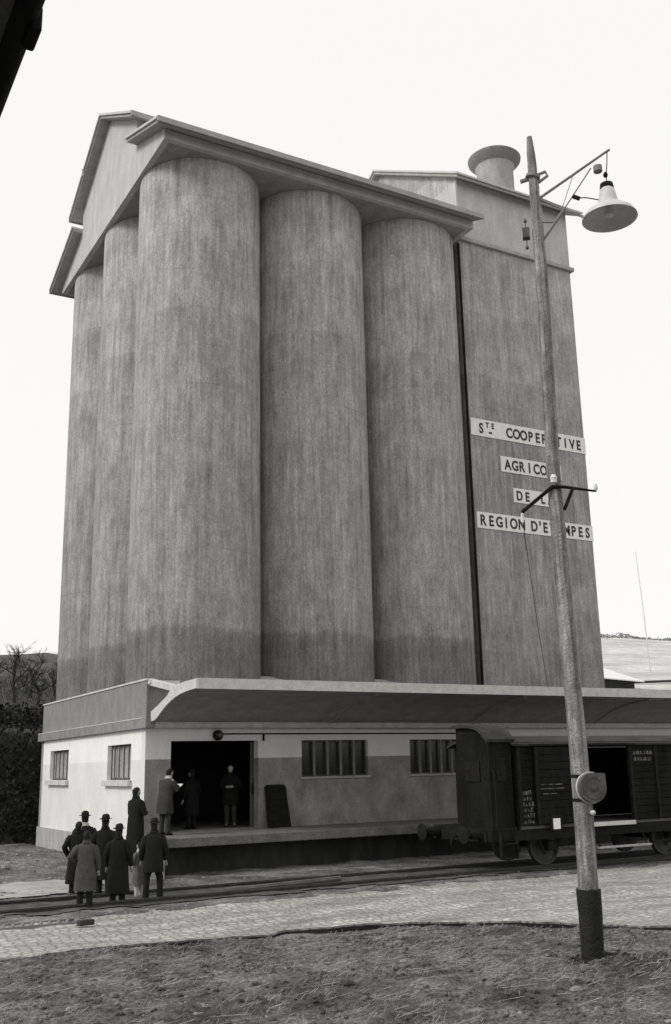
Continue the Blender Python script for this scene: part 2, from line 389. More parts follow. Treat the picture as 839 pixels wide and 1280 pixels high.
for sgn in (-1, 1):
    dE = half + 0.42
    for nm, (d0, z0, d1, z1), th, x1 in (('lower_roof', (3.33, zlow(3.33)+.003, dE, zlow(dE)+.003), 0.10, RX1), ('upper_roof', (0.0, 26.577, 3.82, 26.577-3.82*0.606), 0.10, RX1-0.3)):
        mb = MB(); mb.prism_x(slope_slab(sgn, d0, z0, d1, z1, th, RX0, x1), RX0, x1)
        r = mb.build(nm, M['roofsheet'], B)
        # second sheet layer set back from the edge gives the double line of the photograph
        mb = MB(); mb.prism_x(slope_slab(sgn, d0, z0+th+.004, d1+0.06, z1+th+.004-0.02, 0.09, RX0-0.07, x1+0.05), RX0-0.07, x1+0.05)
        # corrugated sheet battens along the slope
        q = mb.build('roof_sheet', M['palecon'], r)
        # gutter board along the eave
        mb = MB(); mb.box(RX0-0.05, x1+0.03, *(sorted((YC+sgn*(d1+0.065), YC+sgn*(d1+0.13)))), z1-0.03, z1+0.16)
        mb.build('fascia', M['roofsheet'], r)
    jx = 0
MB().bar((RX0-0.02, YC+2.0, 26.577-2.0*0.606+0.03), (RX0-0.1, YC+2.0, 26.577-2.0*0.606+0.03), 0.08, 0.3).build('sheet_joint', M['palecon'], B)

# drainpipe
MB().tube([(12.22, 0.47, 4.6), (12.22, 0.47, 22.1)], 0.05, 10).build('drainpipe', M['iron'], B, smooth=True)

# elevator tower
TX0, TX1, TY0, TY1 = 12.34, 17.98, 0.55, 11.6
TM = (TY0+TY1)/2; TZ = 25.02; TSL = 0.585
tw = [(TY0, 4.0), (TY1, 4.0), (TY1, TZ), (TM, TZ+(TM-TY0)*TSL), (TY0, TZ)]
tower = MB().prism_x(tw, TX0, TX1).build('tower', M['tower'], B)
MB().box(TX0-0.02, TX1+0.14, TY0-0.13, TY0, 22.30, 22.46).box(TX1, TX1+0.14, TY0, TY1, 22.30, 22.46).build('string_course', M['conc'], tower, bevel=0.01)
MB().box(TX0-0.03, TX0, TY0, TY1, 22.2, 24.9).build('rendered_patch', M['gable'], tower)
MB().box(TX0+0.002, TX1-0.002, TY0-0.02, TY0, 22.46, 24.98).build('attic_face', M['gable'], tower)
for sgn in (-1, 1):
    hd = TM-TY0; ov = 0.42
    pol = [(TM, TZ+hd*TSL+.004), (TM+sgn*(hd+ov), TZ-ov*TSL+.004), (TM+sgn*(hd+ov), TZ-ov*TSL+.13), (TM, TZ+hd*TSL+.13)]
    r = MB().prism_x(pol, TX0-0.25, TX1+0.5).build('tower_roof', M['roofsheet'], tower)
    pol = [(TM, TZ+hd*TSL+.134), (TM+sgn*(hd+ov+.06), TZ-(ov+.06)*TSL+.134), (TM+sgn*(hd+ov+.06), TZ-(ov+.06)*TSL+.22), (TM, TZ+hd*TSL+.22)]
    MB().prism_x(pol, TX0-0.32, TX1+0.56).build('roof_sheet', M['palecon'], tower)
# round vent with a flanged cap
vent = MB().lathe([(0.80, 25.6), (0.80, 27.9), (0.86, 28.05)], (16.42, 3.0, 0), n=40).build('roof_vent', M['conc'], tower, smooth=True)
MB().lathe([(0.82, 28.03), (0.95, 28.15), (1.14, 28.36), (1.16, 28.46), (1.06, 28.54), (0.2, 28.6)], (16.42, 3.0, 0), n=40).build('vent_cap', M['darkcon'], tower, smooth=True)

# canopy: curved cantilever shell with end ties
up = [(-0.34, 4.22), (-0.9, 4.36), (-1.57, 4.56), (-1.75, 4.66), (-1.95, 4.80), (-2.8, 4.84), (-3.68, 4.855)]
lo = [(-3.68, 4.615), (-3.3, 4.60), (-2.95, 4.582), (-2.57, 4.548), (-2.2, 4.49), (-1.9, 4.42), (-1.58, 4.33), (-1.3, 4.23), (-1.0, 4.10), (-0.8, 4.02), (-0.6, 3.965), (-0.34, 3.95)]
CX0, CX1 = 0.05, 27.4
can = MB().prism_x(up + lo, CX0, CX1).build('canopy', M['soffit'], B)
MB().box(CX0-0.02, CX1+0.02, -3.72, -3.682, 4.60, 4.868).build('fascia', M['palecon'], can)
MB().prism_x([(a, b) for a, b in up] + lo, CX0-0.035, CX0-0.002).build('end_rib', M['palecon'], can)
MB().box(CX0+0.1, CX1, -0.36, -0.002, ZW+0.002, 3.945).build('springing_beam', M['palecon'], can, bevel=0.01)
for rx in (5.6, 10.9, 16.2):
    MB().prism_x([(y, z-0.06) for y, z in lo[1:-1]] + [(y, z+0.01) for y, z in reversed(lo[1:-1])], rx-0.05, rx+0.05).build('rib', M['soffit'], can)
for k, rx in enumerate((0.06, 5.5, 10.8, 16.1)):
    MB().bar((rx+0.10, 0.02, 5.06), (rx+0.10, -1.95, 4.74), 0.22, 0.17).build('tie_beam', M['palecon'], can, bevel=0.01)
MB().box(0.02, 0.9, -0.22, -0.003, 5.0, 5.10).build('coping_stub', M['palecon'], can)

# bulkhead lamp over the door, conduit
lampw = MB().lathe([(0.13, 0.0), (0.15, 0.05), (0.15, 0.12)], (2.14, 0.0, 3.58), (0, -1, 0), 16).build('wall_lamp', M['iron'], B, smooth=True)
MB().lathe([(0.11, 0.12), (0.10, 0.2), (0.05, 0.26)], (2.14, 0.0, 3.58), (0, -1, 0), 16).build('lamp_globe', M['glass'], lampw, smooth=True)
MB().tube([(2.3, -0.03, 3.62), (10.7, -0.03, 3.62)], 0.022, 6).tube([(3.62, -0.03, 3.61), (3.62, -0.03, 3.42)], 0.03, 6).build('conduit', M['iron'], B)
# sliding door rail and half-drawn door leaf inside
dl = MB().box(3.36, 4.86, 0.33, 0.38, 0.98, 3.4).build('sliding_door', M['wood'], B)
MB().box(3.39, 3.44, 0.305, 0.329, 1.9, 2.2).build('handle', M['iron'], dl)

# ------------------------------------------------------------------ painted signs
def text_mesh(s, size, x, z, y, parent, mtl, sx=1.0):
    cu = bpy.data.curves.new('lettering', 'FONT'); cu.body = s; cu.size = size; cu.align_x = 'CENTER'; cu.extrude = 0.004; cu.offset = 0.03*size
    t = bpy.data.objects.new('tmp', cu); COL.objects.link(t)
    me = bpy.data.meshes.new_from_object(t.evaluated_get(bpy.context.evaluated_depsgraph_get()))
    bpy.data.objects.remove(t)
    xs = [v.co.x for v in me.vertices]; mid = (max(xs)+min(xs))/2
    out = [(Vector(((v.co.x-mid)*sx + x, y - v.co.z, z + v.co.y)), v.index) for v in me.vertices]
    return me, [p for p, _ in out]
def sign(rows, x0, x1, z0, z1, label):
    rt = thing('painted_sign', label, 'sign', ((x0+x1)/2, TY0, z0), group='white name bands painted on the tower')
    MB().box(x0, x1, TY0-0.03, TY0-0.001, z0, z1).build('sign_band', M['paint'], rt)
    bm = bmesh.new()
    for ch, size, cx, zb, sx in rows:
        me, pts = text_mesh(ch, size, cx, zb, TY0-0.037, rt, M['letter'], sx)
        vs = [bm.verts.new(p) for p in pts]
        for f in me.polygons:
            try: bm.faces.new([vs[i] for i in f.vertices])
            except ValueError: pass
        bpy.data.meshes.remove(me)
    m = MB(); m.bm.free(); m.bm = bm
    m.build('lettering', M['letter'], rt)
def spread(word, xa, xb, size, zb, sx=0.82):
    n = len(word)-1
    return [(c, size, xa + (xb-xa)*i/n, zb, sx) for i, c in enumerate(word) if c != ' ']
LS = 0.54
sign([('S', LS, 12.85, 14.53, .8), ('T', .30, 13.14, 14.76, .85), ('E', .30, 13.40, 14.76, .85), ('-', .5, 13.27, 14.47, 1.0)] + spread('COOPERATIVE', 14.17, 17.64, LS, 14.53),
     12.38, 18.0, 14.40, 15.06, 'longest white sign band, topmost on the tower, reading STE COOPERATIVE')
sign(spread('AGRICOLE', 14.0, 16.42, LS, 13.26), 13.69, 16.62, 13.15, 13.75, 'white sign band second from the top of the tower, reading AGRICOLE')
sign(spread('DE LA', 14.47, 15.98, LS*.92, 12.12), 14.2, 16.2, 12.02, 12.57, 'short white sign band reading DE LA behind the pole crossarm')
sign([(c, LS, x, 11.0, .82) for c, x in zip("REGION", [12.71, 13.07, 13.43, 13.75, 14.1, 14.48])] + [('D', LS, 15.08, 11.0, .82), ("'", LS, 15.36, 11.0, 1.0)]
     + spread('ETAMPES', 15.62, 17.72, LS, 11.0), 12.42, 18.0, 10.88, 11.48, "lowest white sign band on the tower, reading REGION D'ETAMPES")

# ------------------------------------------------------------------ loading platform and things on it
P = thing('loading_platform', 'long concrete loading platform in front of the silo doorway', 'platform', (9, -1.5, 0))
MB().box(-0.50, 27.0, -2.5, -0.002, 0.73, 0.96).build('slab', M['dock'], P, bevel=0.02)
MB().box(-0.3, 26.8, -1.9, -0.01, -0.4, 0.727).build('retaining_wall', M['shade_wall'], P)
st = thing('loading_steps', 'low stone steps at the left end of the loading platform', 'steps', (-1.1, -2.6, 0))
MB().box(-1.45, -0.51, -3.1, -1.5, -0.1, 0.5).build('tread', M['conc'], st, bevel=0.015)
MB().box(-2.0, -1.46, -3.1, -1.5, -0.1, 0.25).build('tread', M['conc'], st, bevel=0.015)
bd = thing('leaning_board', 'dark wooden hatch board leaning against the wall right of the doorway', 'board', (3.98, -0.3, 0.96))
mb = MB(); mb.rings([[(3.62, -0.34, .962), (4.36, -0.34, .962), (4.36, -0.28, .962), (3.62, -0.28, .962)], [(3.64, -0.09, 2.1), (4.30, -0.09, 2.1), (4.30, -0.03, 2.1), (3.64, -0.03, 2.1)], [(3.70, -0.075, 2.16), (4.24, -0.075, 2.16), (4.24, -0.025, 2.16), (3.70, -0.025, 2.16)]])
mb.build('panel', M['iron'], bd)
mb = MB()
for z in (1.2, 1.6, 2.0):
    y = -0.36 + (z-1.0)*0.227
    mb.obox((3.97, y, z), (0.33, 0, 0), (0, 0.015, 0), (0, 0.01, 0.05))
mb.build('batten', M['iron'], bd)

# ------------------------------------------------------------------ railway wagon
W = thing('goods_wagon', 'dark covered goods wagon with a brake cabin and open sliding door beside the platform', 'wagon', (6.05, -6.35, 0.14))
wx0, wx1, wy0, wy1, wz0, wz1 = 6.86, 14.2, -7.62, -5.08, 1.13, 3.02
we = 6.05
ox0, ox1 = 8.95, 10.62
def planks_x(mb, x0, x1, y0, y1, z0, z1, n):
    h = (z1-z0)/n
    for k in range(n): mb.box(x0, x1, y0, y1, z0+k*h+0.006, z0+(k+1)*h-0.006)
mb = MB(); planks_x(mb, wx0, ox0, wy0, wy0+0.05, wz0, wz1, 11); mb.build('side_panel', M['wagon'], W)
mb = MB(); planks_x(mb, ox1, wx1, wy0, wy0+0.05, wz0, wz1, 11); mb.build('side_panel', M['wagon'], W)
MB().box(wx0, wx1, wy1-0.05, wy1, wz0, wz1).build('side_panel', M['wagon'], W)
MB().box(wx0+.06, ox0-.02, wy0+0.055, wy0+0.06, wz0, wz1).build('lining', M['wagon'], W)
arch = [(wy0 + (wy1-wy0)*k/12, wz1 + 0.22*math.sin(math.pi*k/12)**0.8) for k in range(13)]
for xa in (wx0, wx1-0.05):
    mb = MB()
    mb.box(xa, xa+0.05, wy0+0.052, wy1-0.052, wz0, wz1)
    mb.prism_x(arch, xa, xa+0.05)
    e = mb.build('end_wall', M['wagon'], W)
    mb = MB()
    s = -0.05 if xa == wx0 else 0.052
    for f in (0.12, 0.38, 0.62, 0.88):
        y = wy0 + (wy1-wy0)*f
        mb.box(*sorted((xa+s, xa+s+(0.045 if s > 0 else 0.045))), y-0.05, y+0.05, wz0, wz1+0.15)
    mb.build('stanchion', M['iron'], e)
mb = MB()
for x in (6.91, 7.72, 8.3, 8.88, 10.68, 11.6, 12.5, 13.4, 14.12): mb.box(x-0.05, x+0.05, wy0-0.045, wy0-0.002, wz0, wz1)
mb.box(wx0, wx1, wy0-0.05, wy0-0.002, wz1+0.002, wz1+0.1)
mb.build('frame_ribs', M['iron'], W)
dd = MB(); planks_x(dd, 7.36, 8.92, wy0-0.10, wy0-0.06, wz0+0.03, wz1-0.02, 10); d_ = dd.build('sliding_door', M['wagon'], W)
each('door_frame', M['iron'], d_, [(7.36, 7.44, wy0-0.13, wy0-0.102, wz0+0.03, wz1-0.02), (8.84, 8.92, wy0-0.13, wy0-0.102, wz0+0.03, wz1-0.02)])
MB().box(7.2, 10.8, wy0-0.13, wy0-0.055, wz1-0.0+0.01, wz1+0.05).build('door_track', M['iron'], W)
MB().box(wx0+0.06, wx1-0.06, wy0+0.06, wy1-0.06, wz0-0.08, wz0-0.01).build('floor', M['wood'], W)
MB().box(ox0, ox1, wy0-0.09, wy0-0.0, wz0-0.10, wz0-0.002).build('door_sill', M['palecon'], W)
MB().box(we, wx0-0.06, wy0+0.05, wy1-0.05, 1.045, 1.12).build('cabin_deck', M['iron'], W)
cy0, cy1 = -7.56, -6.25
cpoly = [(cy0, 1.125), (cy1, 1.125), (cy1, 3.50), (-6.6, 3.50), (-6.95, 3.48), (-7.22, 3.42), (-7.42, 3.30), (cy0, 3.12)]
cab = MB().prism_x(cpoly, we+0.02, we+0.70).build('brake_cabin', M['wagon'], W)
croof = [(y+dy, z+0.004) for (y, z), dy in zip(cpoly[2:], (0.06, 0, 0, 0, 0, -0.06))]
MB().prism_x(croof + [(y-(0.03 if y < -7.3 else 0), z+0.07) for y, z in reversed(croof)], we-0.08, we+0.78).build('cabin_roof', M['wagonroof'], cab)
MB().box(we+0.22, we+0.50, cy0-0.02, cy0-0.001, 2.2, 2.75).build('cabin_window', M['iron'], cab)
MB().box(we-0.012, we+0.018, -7.2, -6.6, 2.2, 2.7).build('cabin_window', M['iron'], cab)
for zq in (0.42, 0.74): MB().box(we+0.18, we+0.62, wy0-0.12, wy0+0.04, zq, zq+0.03).build('cabin_step', M['iron'], W)
each('step_hanger', M['iron'], W, [(we+0.14, we+0.178, wy0-0.08, wy0+0.0, 0.40, 1.04), (we+0.622, we+0.66, wy0-0.08, wy0+0.0, 0.40, 1.04)])
MB().tube([(we+0.08, wy0-0.02, 1.14), (we+0.08, wy0-0.05, 1.5), (we+0.08, wy0-0.05, 2.3), (we+0.08, cy0, 2.5)], 0.016, 6).build('grab_rail', M['iron'], W)
ro = MB()
oa = [(wy0-0.12 + (wy1-wy0+0.24)*k/16, wz1 + 0.06 + 0.23*math.sin(math.pi*k/16)**0.75) for k in range(17)]
ro.prism_x(oa + [(y, z-0.05) for y, z in reversed(oa)], wx0-0.16, wx1+0.16)
ro.build('roof', M['wagonroof'], W, smooth=True)
each('underframe_beam', M['iron'], W, [(we-0.05, wx1+0.05, wy0+0.05, wy0+0.17, 0.80, 1.04), (we-0.05, wx1+0.05, wy1-0.17, wy1-0.05, 0.80, 1.04), (we-0.1, we+0.06, wy0+0.172, wy1-0.172, 0.80, 1.04), (wx1-0.06, wx1+0.1, wy0+0.172, wy1-0.172, 0.80, 1.04)])
for wxx in (8.0, 12.2):
    ax = MB().tube([(wxx, -7.3, 0.62), (wxx, -5.4, 0.62)], 0.07, 10).build('axle', M['iron'], W, smooth=True)
    for y, s in ((-7.07, -1), (-5.63, 1)):
        wh = MB().lathe([(0.46, -0.065), (0.47, 0.0), (0.47, 0.065), (0.41, 0.066), (0.40, 0.03), (0.14, 0.03), (0.12, 0.1), (0.05, 0.1)], (wxx, y, 0.62), (0, s, 0), 32).build('wheel', M['rail'], W, smooth=True)
        ab = MB().box(wxx-0.14, wxx+0.14, y+s*0.25-0.12, y+s*0.25+0.12, 0.50, 0.74).build('axle_box', M['iron'], W, bevel=0.03)
        sp = MB()
        for k in range(5):
            L = 0.62 - 0.1*k
            sp.rings([[(wxx+L*t, y+s*0.25+dy, 0.80 + 0.10*t*t - 0.022*k*0 + 0.03*(4-k)*0.4 + dz) for dy, dz in ((-.05, 0), (.05, 0), (.05, .014), (-.05, .014))] for t in (-1, -.5, 0, .5, 1)])
        sp.build('leaf_spring', M['iron'], W)
        for sg in (-1, 1): MB().bar((wxx+sg*0.35, y+s*0.25, 0.82), (wxx+sg*0.16, y+s*0.25, 0.42), 0.03, 0.08).build('axle_guard', M['iron'], W)
for xa, s in ((we-0.1, -1), (wx1+0.1, 1)):
    for y in (-7.22, -5.48):
        bf = MB().lathe([(0.13, 0.0), (0.11, 0.3), (0.06, 0.31), (0.06, 0.48)], (xa, y, 0.98), (s, 0, 0), 16).build('buffer', M['iron'], W, smooth=True)
        MB().lathe([(0.05, 0.481), (0.20, 0.49), (0.21, 0.52), (0.1, 0.55)], (xa, y, 0.98), (s, 0, 0), 20).build('buffer_head', M['iron'], bf, smooth=True)
MB().tube([(we-0.1, -6.35, 0.92), (we-0.3, -6.35, 0.88), (we-0.36, -6.35, 0.72), (we-0.28, -6.35, 0.62)], 0.03, 8).build('coupling_hook', M['iron'], W, smooth=True)
MB().box(9.2, 11.0, wy0-0.20, wy0-0.06, 0.50, 0.54).build('step_board', M['conc'], W)
for bx_ in (9.3, 10.9): MB().bar((bx_, wy0-0.1, 0.54), (bx_, wy0+0.0, 0.82), 0.03).build('step_bracket', M['iron'], W)
MB().bar((11.2, wy0-0.05, 0.55), (12.9, wy0-0.05, 0.66), 0.03, 0.06).build('brake_lever', M['iron'], W)
MB().box(7.80, 8.02, wy0-0.135, wy0-0.112, 1.03, 1.28).build('label_card', M['card'], W)
MB().box(7.72, 8.10, wy0-0.118, wy0-0.105, 1.0, 1.36).build('card_holder', M['iron'], W)
# chalked and stencilled marks on the panel (worn to illegible strokes)
mk = MB(); q = random.Random(3)
for r_ in range(6):
    x = 7.0
    z = 1.86 - r_*0.135
    while x < 7.30:
        w = q.uniform(0.03, 0.09)
        mk.box(x, min(x+w, 7.33), wy0-0.006, wy0-0.001, z, z+q.uniform(0.05, 0.11)); x += w + q.uniform(0.02, 0.05)
mk.build('stencil_marks', M['chalk'], W)
mk = MB()
for z, a, b in ((2.08, 7.5, 8.2), (1.98, 7.5, 8.25), (1.86, 7.55, 8.0)): mk.box(a, b, wy0-0.108, wy0-0.101, z, z+0.022)
mk.build('chalk_lines', M['chalk'], W)
mk = MB()
for z in (2.62, 2.78):
    x = 10.82
    while x < 11.45:
        w = q.uniform(0.05, 0.13); mk.box(x, x+w, wy0-0.006, wy0-0.001, z, z+0.09); x += w + 0.04
mk.build('stencil_marks', M['chalk'], W)

# ------------------------------------------------------------------ rails, grate and loose items
for y in (-5.63, -7.07):
    prof = [(-0.065, 0), (0.065, 0), (0.065, 0.02), (0.012, 0.04), (0.012, 0.1), (0.035, 0.11), (0.035, 0.145), (-0.035, 0.145), (-0.035, 0.11), (-0.012, 0.1), (-0.012, 0.04), (-0.065, 0.02)]
    o = MB().prism_x([(y+a, b) for a, b in prof], -40, 60).build('railway_rail', M['rail'])
    tag(o, 'steel rail of the siding nearer to the silo platform' if y > -6 else 'steel rail of the siding nearer to the cobbled road', 'rail', 'rails of the siding')
    # guard groove timber
gr = thing('drain_grate', 'slotted iron drain grate in the setts at far left', 'grate', (-4.85, -8.5, 0.03))
mb = MB(); mb.box(-5.6, -4.1, -8.72, -8.68, 0.0, 0.05).box(-5.6, -4.1, -8.28, -8.24, 0.0, 0.05).box(-5.6, -5.56, -8.68, -8.28, 0.0, 0.05).box(-4.14, -4.1, -8.68, -8.28, 0, 0.05); mb.build('frame', M['greyiron'], gr)
mb = MB()
for k in range(9): mb.bar((-5.5+k*0.16, -8.66, 0.03), (-5.38+k*0.16, -8.30, 0.03), 0.05, 0.03)
mb.build('bars', M['greyiron'], gr)
MB().box(-5.56, -4.14, -8.68, -8.28, 0.006, 0.012).build('pit', M['void'], gr)
mb = MB(); mb.tube([(-0.5, -6.72, 0.12), (0.6, -6.66, 0.13), (1.6, -6.6, 0.14), (2.45, -6.52, 0.15)], [0.05, 0.06, 0.065, 0.06], 7)
tag(mb.build('timber_pole', M['wood']), 'long dark timber lying along the rails before the platform', 'timber')
mb = MB(); mb.obox((-4.21, -9.26, 0.09), (0.14, 0.02, 0), (-0.01, 0.07, 0), (0, 0, 0.045))
tag(mb.build('loose_brick', M['darkstone'], bevel=0.015), 'dark brick lying on the setts near the drain grate', 'brick')

# ------------------------------------------------------------------ utility pole and street lamp
PX, PY = 0.54, -16.69
U = thing('utility_pole', 'tall weathered wooden utility pole with tarred foot', 'pole', (PX, PY, 0))
zz = [0.0, 0.5, 0.92, 2.3, 4.5, 6.6, 8.5, 10.0, 11.2, 11.9, 12.3, 12.58]
rr = [0.138, 0.137, 0.136, 0.128, 0.114, 0.105, 0.1, 0.096, 0.085, 0.075, 0.066, 0.042]
def axisp(z): return Vector((PX - 0.012*z/12.6 + 0.018*math.sin(z*0.75), PY - 0.005*z/12.6 - 0.015*math.sin(z*0.75), z))
mb = MB(); n = 18
hs = [0.12*k for k in range(0, 105)] + [12.58]
def radz(z):
    for (a, b), (c, d) in zip(zip(zz, rr), list(zip(zz, rr))[1:]):
        if a <= z <= c: return b + (d-b)*(z-a)/(c-a)
    return rr[-1]
mb.rings([[axisp(z) + Vector((math.cos(2*math.pi*k/n), math.sin(2*math.pi*k/n), 0))*radz(z)*(1+0.09*noise.noise(Vector((math.cos(2*math.pi*k/n)*1.6, math.sin(2*math.pi*k/n)*1.6, z*0.8)))+0.05*noise.noise(Vector((math.cos(2*math.pi*k/n)*4, math.sin(2*math.pi*k/n)*4, z*0.6))) + (0.14*noise.noise(Vector((k*.7, z*5, 3))) if z > 11.4 else 0)) for k in range(n)] for z in hs])
mb.build('shaft', M['pole'], U, smooth=True)
mb = MB(); hs = [-0.1, 0.05, 0.3, 0.6, 0.84, 0.93]
mb.rings([[axisp(z) + Vector((math.cos(2*math.pi*k/n), math.sin(2*math.pi*k/n), 0))*(radz(max(z, 0))+0.018 + (0.012 if z > 0.8 else 0) + 0.012*noise.noise(Vector((k*1.1, z*3, 2)))) + Vector((0, 0, 0.05*noise.noise(Vector((k*0.9, 3, 1))) if z > 0.8 else 0)) for k in range(n)] for z in hs])
mb.build('tarred_foot', M['tar'], U, smooth=True)
# winch housing : round drum with one squared corner
fd = Vector((-0.27, -0.963, 0)).normalized(); fr = Vector((-fd.y, fd.x, 0)); fu = Vector((0, 0, 1)); fr = -fr if fr.x < 0 else fr
cb = axisp(2.26) + Vector((0.05, 0, 0)) + fr*0.02
def dpoly(r):
    pts = [(r*math.cos(a), r*math.sin(a)) for a in [math.pi/2 + k*(1.5*math.pi)/24 for k in range(25)]]
    return pts + [(r*0.96, r*0.96)]
mb = MB()
mb.rings([[cb + fd*d + fr*x*s + fu*y*s for x, y in dpoly(0.2)] for d, s in ((0.06, 0.94), (0.09, 1.0), (0.20, 1.0), (0.235, 1.0))])
hb = mb.build('winch_housing', M['drum'], U)
mb = MB(); mb.lathe([(0.15, 0.236), (0.15, 0.245), (0.135, 0.245), (0.135, 0.237)], cb, fd, 28); mb.lathe([(0.035, 0.236), (0.035, 0.27), (0.01, 0.275)], cb, fd, 12)
mb.build('cover_ring', M['drum'], hb, smooth=True)
MB().lathe([(0.215, 0.13), (0.215, 0.16)], cb, fd, 32).build('rim_band', M['palecon'], hb, smooth=True)
MB().lathe([(0.03, 0), (0.035, 0.05), (0.01, 0.07)], axisp(1.93) + fd*0.13 + fr*0.06, fd, 10).build('bolt', M['enamel'], U)
for z in (2.10, 2.42): MB().lathe([(radz(z)+0.012, -0.02), (radz(z)+0.012, 0.02)], axisp(z), (0, 0, 1), 18).build('strap', M['iron'], U)
# bent crossarm
ca = axisp(6.57) + Vector((-0.09, -0.09, 0))
tl = Vector((0.13, -16.35, 6.26)); tr_ = Vector((0.95, -17.08, 6.50))
mb = MB(); mb.tube([tl, ca + Vector((-0.02, 0.02, 0.02)), ca + Vector((0.12, -0.1, 0.0)), tr_], [0.03, 0.03, 0.026, 0.016], 8)
xa = mb.build('crossarm', M['iron'], U, smooth=True)
MB().tube([tl + Vector((0, 0, -0.02)), tl + Vector((0, 0, -0.16))], 0.022, 8).build('insulator_pin', M['porcelain'], xa)
MB().lathe([(0.015, 0), (0.03, 0.03), (0.03, 0.07), (0.02, 0.11)], tr_, (0, 0, 1), 10).build('insulator', M['porcelain'], xa, smooth=True)
MB().bar(ca + Vector((0.2, -0.18, -0.02)), axisp(6.25) + Vector((0.08, -0.08, 0)), 0.02, 0.05).build('stay', M['iron'], xa)
MB().lathe([(0.02, 0), (0.05, 0.02), (0.045, 0.07), (0.055, 0.09), (0.03, 0.14)], ca + Vector((-0.03, -0.03, 0.05)), (0, 0, 1), 12).build('insulator', M['porcelain'], U, smooth=True)
# collar and clamp near the top
cz = axisp(11.86)
mb = MB(); mb.lathe([(0.085, -0.06), (0.12, -0.05), (0.12, 0.0), (0.085, 0.02)], cz, (0.2, -0.15, 1), 16)
mb.tube([cz + Vector((0.04, -0.04, 0.0)), cz + Vector((0.15, -0.13, 0.05)), cz + Vector((0.17, -0.15, -0.03)), cz + Vector((0.05, -0.05, -0.14))], 0.026, 8)
mb.bar(cz + Vector((-0.07, 0.06, -0.05)), cz + Vector((-0.16, 0.13, -0.08)), 0.05)
mb.build('collar', M['greyiron'], U, smooth=True)
mb = MB(); sb = axisp(10.84) + Vector((-0.145, 0.12, 0)); mb.obox(sb, (0.045, -0.035, 0), (0.04, 0.045, 0), (0, 0, 0.085))
mb.tube([sb + Vector((0, 0, -0.28)), sb + Vector((0, 0, 0.28))], 0.008, 6)
for dz in (-0.25, 0.22): mb.lathe([(0.02, -0.02), (0.03, 0), (0.02, 0.03)], sb + Vector((0, 0, dz)), (0, 0, 1), 10)
mb.build('switch_box', M['drum'], U)

SL = thing('street_lamp', 'pale bell shaped street lamp hanging from an iron arm on the pole', 'lamp', (PX, PY, 10.5))
tip = Vector((1.42, -17.5, 12.12)); ab_ = Vector((0.575, -16.755, 11.43))
MB().tube([ab_, tip, tip + Vector((0.03, -0.027, 0.02))], [0.024, 0.02, 0.02], 8).build('arm', M['greyiron'], SL, smooth=True)
MB().tube([(0.57, -16.76, 10.66), (0.86, -17.0, 11.18)], 0.026, 8).tube([(0.86, -17.0, 11.18), (1.22, -17.31, 11.86)], 0.011, 6).tube([(0.84, -16.98, 11.2), (1.0, -17.12, 11.76)], 0.006, 6).build('brace', M['greyiron'], SL, smooth=True)
MB().bar((0.57, -16.755, 11.44), (1.12, -17.2, 11.0), 0.018, 0.04).tube([(0.57, -16.76, 11.0), (0.75, -16.9, 10.98), (0.86, -17.0, 11.18)], 0.012, 6).build('wind_stay', M['greyiron'], SL)
MB().lathe([(0.02, -0.09), (0.07, -0.06), (0.07, 0.04), (0.02, 0.07)], (1.29, -17.39, 11.83), (0, 0, 1), 14).build('pulley', M['greyiron'], SL, smooth=True)
lc = Vector((1.37, -17.465, 0))
MB().tube([tip, (1.40, -17.49, 11.9), (1.385, -17.475, 11.74), (1.37, -17.465, 11.52)], 0.008, 6).tube([(1.0, -17.12, 11.36), (1.12, -17.24, 11.34), (1.28, -17.39, 11.26)], 0.009, 6).build('cable', M['iron'], SL)
MB().bar((0.985, -17.10, 11.40), (1.06, -17.17, 11.34), 0.05).build('cable_clip', M['iron'], SL)
hook = MB().lathe([(0.03, 11.66), (0.04, 11.70), (0.02, 11.74)], lc, n=10).build('hook', M['iron'], SL)
cap = MB().lathe([(0.05, 11.56), (0.10, 11.53), (0.11, 11.46), (0.08, 11.44)], lc, n=18).build('lamp_cap', M['iron'], SL, smooth=True)
shade = MB(); shade.lathe([(0.085, 11.455), (0.115, 11.42), (0.14, 11.30), (0.16, 11.19), (0.17, 11.155), (0.28, 11.09), (0.38, 11.01), (0.425, 10.935), (0.43, 10.915), (0.42, 10.92), (0.37, 11.0), (0.27, 11.07), (0.15, 11.13), (0.05, 11.15)], lc, n=40)
sh = shade.build('lamp_shade', M['enamel'], SL, smooth=True)
MB().lathe([(0.045, 11.15), (0.05, 11.09), (0.08, 11.03), (0.07, 10.97), (0.02, 10.945)], lc, n=16).build('bulb', M['porcelain'], SL, smooth=True)
# service wire from the crossarm to the canopy
a = tl + Vector((0, 0, -0.12)); b = Vector((11.5, -3.70, 4.86))
pts = [a.lerp(b, t/16) + Vector((0, 0, -0.55*4*(t/16)*(1-t/16)*0.5)) for t in range(17)]
tag(MB().tube(pts, 0.006, 5).build('service_wire', M['iron']), 'thin dark wire sagging from the pole crossarm to the canopy', 'wire')

